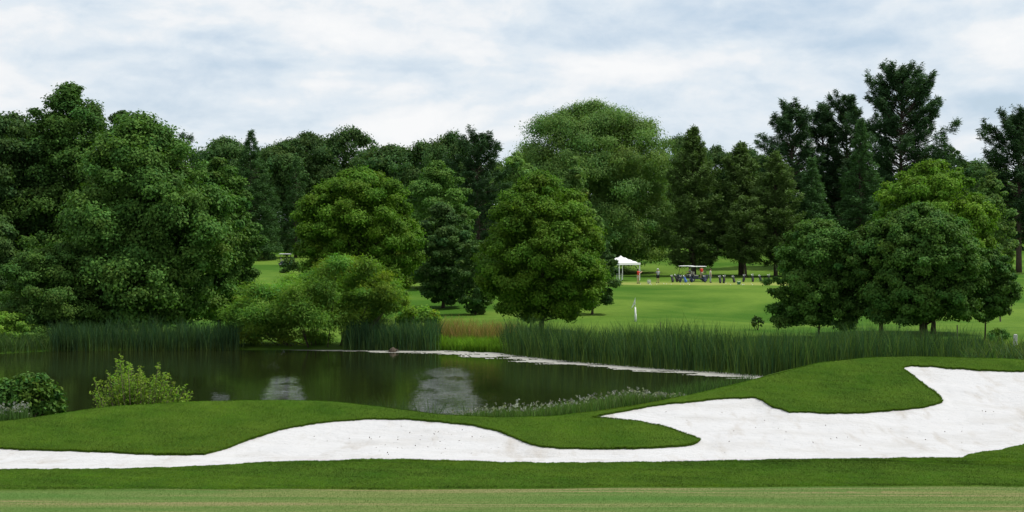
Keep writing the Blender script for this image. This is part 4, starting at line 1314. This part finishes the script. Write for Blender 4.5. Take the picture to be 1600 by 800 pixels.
def person(label, px, d, rz, pose, shirt, shorts, cap=None, zoff=0.0, group='golfers on the tee', long_trousers=False):
    g = at(px, d)
    t = empty('person', (g[0], g[1], g[2] + zoff), rz)
    tag(t, label, 'person', group)
    Jp = dict(pel=(0, 0, .93), wai=(0, 0, 1.08), che=(0, 0, 1.30), nec=(0, 0, 1.47), hea=(0, -.01, 1.60), top=(0, 0, 1.70),
              shl=(.17, 0, 1.40), ell=(.24, .02, 1.13), hal=(.25, -.06, .88), shr=(-.17, 0, 1.40), elr=(-.24, .02, 1.13), har=(-.25, -.06, .88),
              hil=(.09, 0, .90), knl=(.11, -.01, .50), anl=(.12, .02, .09), tol=(.13, -.14, .05), hir=(-.09, 0, .90), knr=(-.11, -.01, .50), anr=(-.12, .02, .09), tor=(-.13, -.14, .05))
    Jp.update(pose)
    names = list(Jp)
    ix = {n_: i for i, n_ in enumerate(names)}
    R_ = dict(pel=.13, wai=.12, che=.14, nec=.055, hea=.095, top=.07, shl=.065, ell=.042, hal=.032, shr=.065, elr=.042, har=.032,
              hil=.085, knl=.056, anl=.036, tol=.036, hir=.085, knr=.056, anr=.036, tor=.036)
    E = [('pel', 'wai'), ('wai', 'che'), ('che', 'nec'), ('nec', 'hea'), ('hea', 'top'), ('che', 'shl'), ('shl', 'ell'), ('ell', 'hal'), ('che', 'shr'), ('shr', 'elr'), ('elr', 'har'),
         ('pel', 'hil'), ('hil', 'knl'), ('knl', 'anl'), ('anl', 'tol'), ('pel', 'hir'), ('hir', 'knr'), ('knr', 'anr'), ('anr', 'tor')]
    vs = [Jp[n_] for n_ in names]
    rd = [R_[n_] for n_ in names]
    ed = [(ix[a], ix[b_]) for a, b_ in E]
    # nose
    hd = Vector(Jp['hea'])
    vs.append(tuple(hd + Vector((0, -.105, .01)))); rd.append(.018); ed.append((ix['hea'], len(vs) - 1))
    for hn, en, sgn in (('hal', 'ell', 1), ('har', 'elr', -1)):      # a palm with four fingers and a thumb
        h_, e_ = Vector(Jp[hn]), Vector(Jp[en])
        dn = (h_ - e_).normalized()
        sd_ = dn.cross(Vector((sgn, 0, .01))).normalized()
        pm = h_ + dn * .07
        vs.append(tuple(pm)); rd.append(.030); pi_ = len(vs) - 1; ed.append((ix[hn], pi_))
        for q_ in range(4):
            vs.append(tuple(pm + dn * (.085 - abs(q_ - 1.4) * .012) + sd_ * (q_ - 1.5) * .026)); rd.append(.009); ed.append((pi_, len(vs) - 1))
        vs.append(tuple(h_ + dn * .07 + sd_ * .06)); rd.append(.010); ed.append((pi_, len(vs) - 1))
    skin_obj('body', vs, ed, rd, M_SKIN, t)

    def part(nm, keys, rr, mat, extra=()):
        k_ = [k for k in keys]
        skin_obj(nm, [tuple(extra.get(k, Jp.get(k, (0, 0, 0)))) if isinstance(extra, dict) else Jp[k] for k in k_],
                 [(k_.index(a), k_.index(b_)) for a, b_ in E if a in k_ and b_ in k_], [rr[k] for k in k_], mat, t)
    mid = lambda a, b_, f_: tuple(Vector(Jp[a]).lerp(Vector(Jp[b_]), f_))
    part('shirt', ['pel', 'wai', 'che', 'shl', 'ell', 'shr', 'elr'], dict(pel=.145, wai=.142, che=.162, shl=.085, ell=.066, shr=.085, elr=.066), shirt,
         {'ell': mid('shl', 'ell', .75), 'elr': mid('shr', 'elr', .75)})
    if long_trousers:
        part('trousers', ['pel', 'hil', 'knl', 'anl', 'hir', 'knr', 'anr'], dict(pel=.142, hil=.108, knl=.08, anl=.066, hir=.108, knr=.08, anr=.066), shorts)
    else:
        part('shorts', ['pel', 'hil', 'knl', 'hir', 'knr'], dict(pel=.142, hil=.112, knl=.095, hir=.112, knr=.095), shorts, {'knl': mid('hil', 'knl', .85), 'knr': mid('hir', 'knr', .85)})
    for a_, to in (('anl', 'tol'), ('anr', 'tor')):
        s_ = MB()
        c_ = Vector(Jp[a_]).lerp(Vector(Jp[to]), .45)
        s_.ell((c_.x, c_.y, max(c_.z - .01, .05)), (.055, .14, .055))
        s_.build('shoe', M_BLACK, t, True)
    for sx in (-1, 1):
        e_ = MB(); e_.ell((hd.x + sx * .034, hd.y - .088, hd.z + .025), (.012, .008, .010), 6, 4); e_.build('eye', M_BLACK, t, True)
    hh_ = MB(); hh_.ell((hd.x, hd.y + .025, hd.z + .045), (.104, .112, .10)); hh_.build('hair', M_HAIR, t, True)
    if cap is not None:
        c_ = MB(); c_.ell((hd.x, hd.y + .005, hd.z + .075), (.112, .122, .085)); c_.box((hd.x, hd.y - .15, hd.z + .065), (.15, .13, .018), rx=-.1)
        c_.build('cap', cap, t, True)
    return t


bent = dict(pel=(0, .12, .88), wai=(0, .06, 1.03), che=(0, -.10, 1.24), nec=(0, -.22, 1.38), hea=(0, -.30, 1.47), top=(0, -.34, 1.56), shl=(.17, -.14, 1.32), shr=(-.17, -.14, 1.32),
            ell=(.16, -.34, 1.10), elr=(-.12, -.34, 1.10), hal=(.05, -.45, .90), har=(.0, -.45, .84), hil=(.1, .1, .86), hir=(-.1, .1, .86), knl=(.19, .0, .47), knr=(-.19, 0, .47), anl=(.24, .05, .09), anr=(-.24, .05, .09), tol=(.27, -.12, .05), tor=(-.27, -.12, .05))
swing = dict(che=(0, -.04, 1.29), ell=(.36, -.14, 1.32), hal=(.50, -.22, 1.40), elr=(.08, -.28, 1.26), har=(.42, -.24, 1.38), hil=(.1, 0, .9), hir=(-.1, 0, .9), knl=(.17, -.02, .5), knr=(-.17, -.02, .5), anl=(.22, .02, .09), anr=(-.22, .02, .09), tol=(.25, -.14, .05), tor=(-.25, -.14, .05))
folded = dict(ell=(.25, -.02, 1.14), hal=(.02, -.20, 1.20), elr=(-.25, -.02, 1.14), har=(-.02, -.22, 1.17))
gp = person('golfer in a red shirt and pale shorts swinging beside the white tent', 997, 184, math.radians(60), swing, M_RED, M_KHAKI)
person('golfer in a grey shirt, dark shorts and white cap standing between tent and carts', 1028, 186, math.radians(200), folded, M_GREYSHIRT, M_DARKCLOTH, M_WHITE)
person('person in a bright red shirt standing right behind the golf carts', 1096, 196, math.radians(30), dict(hal=(.28, -.25, 1.0)), M_RED, M_KHAKI)
person('person in a pale shirt and grey trousers standing right of the golf carts', 1110, 187, math.radians(95), {}, M_BEIGE, M_GREYSHIRT, long_trousers=True)
seatp = dict(pel=(0, .10, .70), wai=(0, .14, .88), che=(0, .14, 1.10), nec=(0, .12, 1.27), hea=(0, .10, 1.40), top=(0, .11, 1.50), shl=(.17, .14, 1.20), shr=(-.17, .14, 1.20), ell=(.24, .0, .98), elr=(-.24, .0, .98), hal=(.16, -.24, .98), har=(-.16, -.24, .98),
             hil=(.09, .06, .68), hir=(-.09, .06, .68), knl=(.11, -.36, .70), knr=(-.11, -.36, .70), anl=(.11, -.42, .36), anr=(-.11, -.42, .36), tol=(.12, -.56, .33), tor=(-.12, -.56, .33))
# a club for the swinging golfer, held in both hands
b = MB()
g = at(997, 184); Mx = Matrix.Rotation(math.radians(60), 3, 'Z')
h0 = Vector(g) + Mx @ Vector((.46, -.24, 1.40)); h1 = h0 + Mx @ Vector((-.35, .55, .72))
b.path([h0, h1], [.012, .007], 6); b.box(h1, (.10, .05, .05))
tag(b.build('golf_club', M_STEEL), 'golf club raised by the red shirted golfer beside the tent', 'golf club')


# golf carts
def golf_cart(px, d, rz, label):
    t = empty('golf_cart', at(px, d), rz)
    tag(t, label, 'golf cart', 'golf carts')
    b = MB()
    b.box((0, 0, .38), (2.25, 1.05, .16)); b.box((.85, 0, .60), (.55, 1.08, .38)); b.box((-.45, 0, .56), (.75, 1.10, .30)); b.box((1.08, 0, .72), (.10, 1.0, .30), ry=.35)
    b.build('body', M_CART, t, bevel=.05)
    s = MB(); s.box((-.35, 0, .76), (.52, 1.0, .13)); s.build('seat', M_SEAT, t, bevel=.03)
    s = MB(); s.box((-.66, 0, 1.02), (.12, 1.0, .42), ry=-.15); s.build('backrest', M_SEAT, t, bevel=.03)
    ro = MB(); ro.box((-.05, 0, 1.86), (1.95, 1.15, .07)); ro.box((-.05, 0, 1.905), (1.6, .95, .04)); ro.build('roof', M_WHITE, t, bevel=.03)
    for sx in (-1, 1):
        for sy in (-1, 1):
            q_ = MB(); q_.tube((sx * .84 + (.1 if sx > 0 else -.05), sy * .5, .6), (sx * .78, sy * .5, 1.84), .022); q_.build('roof_post', M_BLACK, t)
            wh = MB(); wh.path([(sx * .78, sy * .42, .23), (sx * .78, sy * .44, .23), (sx * .78, sy * .58, .23), (sx * .78, sy * .60, .23)], [.20, .23, .23, .20], 18)
            wo_ = wh.build('wheel', M_BLACK, t)
            rm__ = MB(); rm__.path([(sx * .78, sy * .59, .23), (sx * .78, sy * .615, .23)], [.12, .10], 14); rm__.build('rim', M_STEEL, wo_)
    ws = MB(); ws.box((.84, 0, 1.36), (.012, .98, .72), ry=-.06); ws.build('windscreen', M_GLASS, t)
    st = MB()
    st.path([(.42 + .0 * math.cos(a), .27 + .17 * math.cos(a), 1.05 + .15 * math.sin(a)) for a in np.linspace(0, 2 * math.pi, 15)], [.015] * 15, 6, False)
    st.tube((.42, .27, 1.05), (.75, .27, .8), .02)
    st.build('steering_wheel', M_BLACK, t)
    ra = MB(); ra.box((-1.02, 0, .66), (.34, .95, .05)); ra.box((-1.17, 0, .82), (.03, .95, .25)); ra.build('bag_rack', M_BLACK, t)
    return t


golf_cart(1072, 193, math.radians(172), 'golf cart with a white roof, the left one of the two on the tee')
golf_cart(1091, 191, math.radians(8), 'golf cart with a white roof next to the person in bright red')
g1 = person('person sitting in the left golf cart', 1076, 193, math.radians(255), seatp, M_GREYSHIRT, M_DARKCLOTH, zoff=.16, group='people at the carts')
golf_cart(446, 240, math.radians(10), 'white roofed cart on the far fairway half hidden by a dark shrub')


# golf bags
def golf_bag(proto=True):
    t = empty('golf_bag', (0, 0, 0))
    ax = Vector((0, .28, .96)).normalized()
    b = MB()
    b.path([ax * .02 + Vector((0, -.12, 0)), ax * .1 + Vector((0, -.12, 0)), ax * .80 + Vector((0, -.12, 0)), ax * .90 + Vector((0, -.12, 0))], [.13, .14, .125, .135], 14)
    b.box((0, -.14, .32), (.22, .16, .34), rx=-.28); b.box((.13, .0, .45), (.08, .14, .4), rx=-.28)
    b.build('bag_body', M_BLACK, t, bevel=.01)
    for sx in (-1, 1):
        l_ = MB(); l_.tube((sx * .05, .12, .72), (sx * .26, .52, 0), .012, n=6); l_.build('leg', M_STEEL, t)
    for k, (ox, oy, ln, big) in enumerate(((-.06, .0, .22, 1), (.05, .03, .28, 1), (.0, -.05, .20, 0), (.07, -.04, .16, 0), (-.03, .05, .14, 0))):
        c_ = MB()
        p0 = Vector((ox, -.12 + oy, 0)) + ax * .86
        p1 = p0 + ax * ln + Vector((ox * .8, oy * .5, 0))
        c_.tube(p0, p1, .010, n=6)
        if big: c_.ell(p1 + Vector((0, 0, .03)), (.075, .06, .06), 10, 6)
        else: c_.box(p1 + Vector((.02, 0, .01)), (.09, .03, .06))
        c_.build('club', M_WHITE if k in (0,) else M_STEEL, t)
    return t


def copy_tree(o, parent=None):
    c = o.copy(); C.objects.link(c)
    if parent: c.parent = parent
    for ch in list(o.children): copy_tree(ch, c)
    return c


pb = golf_bag()
BAGS = [
    (1050.5, 188.5, .3, 'golf bag at the left end of the dark heap of bags by the carts', None),
    (1057, 189.5, 1.2, 'second golf bag of the heap left of the carts', None),
    (1063, 188.5, -.4, 'golf bag of the heap left of the carts, beside the blue one', None),
    (1070.5, 187.8, .9, 'blue golf bag leaning in front of the left golf cart', M_BLUE),
    (1080, 188.5, 2.0, 'golf bag standing in front of the two golf carts', M_NAVY),
    (1101, 189, .2, 'dark golf bag at the feet of the person in bright red', M_NAVY),
    (1125, 186, .2, 'golf bag forming the left half of the close pair on the tee', None),
    (1131, 186, -.3, 'golf bag with a pale head cover, right half of the close pair on the tee', None),
    (1146.5, 188, .5, 'golf bag left of the thick bare trunk on the tee', None),
    (1162, 190, -.4, 'golf bag just right of the thick bare trunk on the tee', None),
    (1176, 190, .1, 'golf bag with a white club cover standing alone right of the trunk', None),
    (1188, 191, .6, 'golf bag last but one before the right hand clump of trees', None),
    (1201, 191, -.2, 'golf bag half hidden by the left branches of the right hand clump', None),
]
for i, (px, d, rz, lab, mt) in enumerate(BAGS):
    o = pb if i == 0 else copy_tree(pb)
    o.location = at(px, d); o.rotation_euler = (0, 0, rz)
    o.scale = (.98, .98, .78 + .07 * math.sin(i * 2.1))
    tag(o, lab, 'golf bag', 'golf bags lined up on the tee')
    if mt:
        for ch in o.children:
            if ch.name.startswith('bag_body'):
                ch.data = ch.data.copy(); ch.data.materials.clear(); ch.data.materials.append(mt)


# baskets of balls and small tee things
def basket(px, d, lab, mat):
    t = empty('ball_basket', at(px, d)); tag(t, lab, 'basket', 'ball baskets on the tee')
    b = MB(); b.path([(0, 0, 0), (0, 0, .02), (0, 0, .30), (0, 0, .32)], [.17, .18, .25, .25], 14, False); b.path([(0, 0, .01), (0, 0, .03)], [.17, .17], 14); b.build('basket', mat, t)
    h = MB(); h.path([(.24 * math.cos(a), 0, .31 + .22 * math.sin(a)) for a in np.linspace(0, math.pi, 9)], [.012] * 9, 6, False); h.build('handle', M_STEEL, t)
    bl = MB()
    for k in range(9): bl.ell((.13 * math.cos(k * 2.4) * (k > 0), .13 * math.sin(k * 2.4) * (k > 0), .29), (.05, .05, .05), 8, 6)
    bl.build('balls', M_WHITE, t, True)


M_GREENPL = plain('green_plastic', (0.03, 0.16, 0.07), .5, .4)
basket(1154.5, 180, 'white and green ball basket below the row of golf bags', M_GREENPL)
basket(1014, 184, 'grey ball basket between the two golfers', M_STEEL)
basket(1196, 182, 'pale ball basket by the left branches of the right hand clump', M_WHITE)
bl = MB()
r = np.random.default_rng(77)
for k in range(22):
    px, d = r.uniform(1000, 1200), r.uniform(177, 184)
    g = at(px, d); bl.ell((g[0], g[1], g[2] + .03), (.04, .04, .04), 8, 6)
tag(bl.build('golf_balls', M_WHITE, None, True), 'white practice balls scattered over the yellowish tee', 'golf balls', kind='stuff')

# flag on the green
t = empty('golf_flag', at(993, 130)); tag(t, 'white flag on a thick white pole behind the cattails', 'flag')
b = MB(); b.path([(0, 0, -.2), (0, 0, .6), (-.01, 0, .65), (-.03, 0, 1.2)], [.10, .09, .075, .065], 10); b.build('pole', M_WHITE, t, True)
fl = MB()
vv = []
for i in range(7):
    for j in range(5):
        u_, v_ = i / 6, j / 4
        vv.append((-.03 - .36 * u_ * (.25 + .75 * v_), .05 * math.sin(u_ * 5 + v_), 1.98 - .52 * v_ - .30 * u_ - .10 * u_ * v_))
fl.add(vv, [(i * 5 + j, (i + 1) * 5 + j, (i + 1) * 5 + j + 1, i * 5 + j + 1) for i in range(6) for j in range(4)])
fo = fl.build('flag_cloth', M_WHITE, t, True)
fo.modifiers.new('thickness', 'SOLIDIFY').thickness = .012
b = MB(); b.tube((-.03, 0, 1.15), (-.03, 0, 2.0), .016); b.build('pole_top', M_WHITE, t)


def post(px, d, h, r0, lean, lab, mat, group='posts right of the pond', name='fence_post'):
    g = at(px, d)
    b = MB()
    b.path([(0, 0, -.2), (lean * .5 * h, .01, h * .5), (lean * h, .0, h - .03), (lean * h, 0, h)], [r0, r0 * .97, r0 * .92, r0 * .6], 9)
    o = b.build(name, mat); o.location = g
    tag(o, lab, 'post', group)


post(1563.5, 135, 1.35, .075, -.10, 'dark leaning post on the pale grass at the right edge', M_WOOD)
post(1497, 100, 1.25, .04, -.05, 'thin dark stake in the reeds below the right hand clump', M_WOOD)
post(1586, 94, .95, .13, .03, 'pale grey stump like post among the weeds at the right edge', M_PALEWOOD)
post(1032, 112, .9, .03, .0, 'slim dark stake on the slope right of the white flag', M_WOOD)
post(1580, 150, 1.2, .03, .0, 'thin far stake on the pale grass by the right edge', M_WOOD)

# stump in the scum
g = at(613, 96.2, 0)
b = MB()
b.path([(0, 0, -.2), (.02, 0, .1), (.06, 0, .28), (.04, .02, .36)], [.34, .30, .2, .07], 10)
b.path([(.1, 0, .05), (.35, .05, .18), (.5, .05, .12)], [.12, .08, .04], 7)
o = b.build('tree_stump', M_BARK, None, True); o.location = g; o.scale = (.8, .8, .8)
tag(o, 'small dark stump standing in the pale scum of the pond', 'stump')

# bits of dead leaf and soil blown on the sand
r = np.random.default_rng(91)
n = 210
px = np.concatenate([r.normal(640, 75, 60), r.uniform(560, 1560, 90)])
d = np.interp(np.concatenate([r.normal(690, 13, 60), r.uniform(640, 708, 90)]), PY, PD)
pz = ground_z(px, d)
pyy = HZ + (CAM - pz) / d * F
ok = poly_sd(px, pyy) > 9
pp = np.stack([(px - 800) / F * d, d, pz - LIPH - .012], -1)[ok]
co, f, _ = leaves(pp + np.array([0, 0, .03]), r.normal(0, .5, (len(pp), 3)) + np.array([0, 0, .6]), .038, .02, r)
m, nt = new_mat('dead_leaf'); p = principled(nt, (.09, .07, .05), .9, .2); finish(nt, p.outputs[0])
tag(link('leaf_litter', np_mesh('leaf_litter', co, f, 4), m), 'dark specks of leaf litter scattered on the white sand', 'leaf litter', kind='stuff')
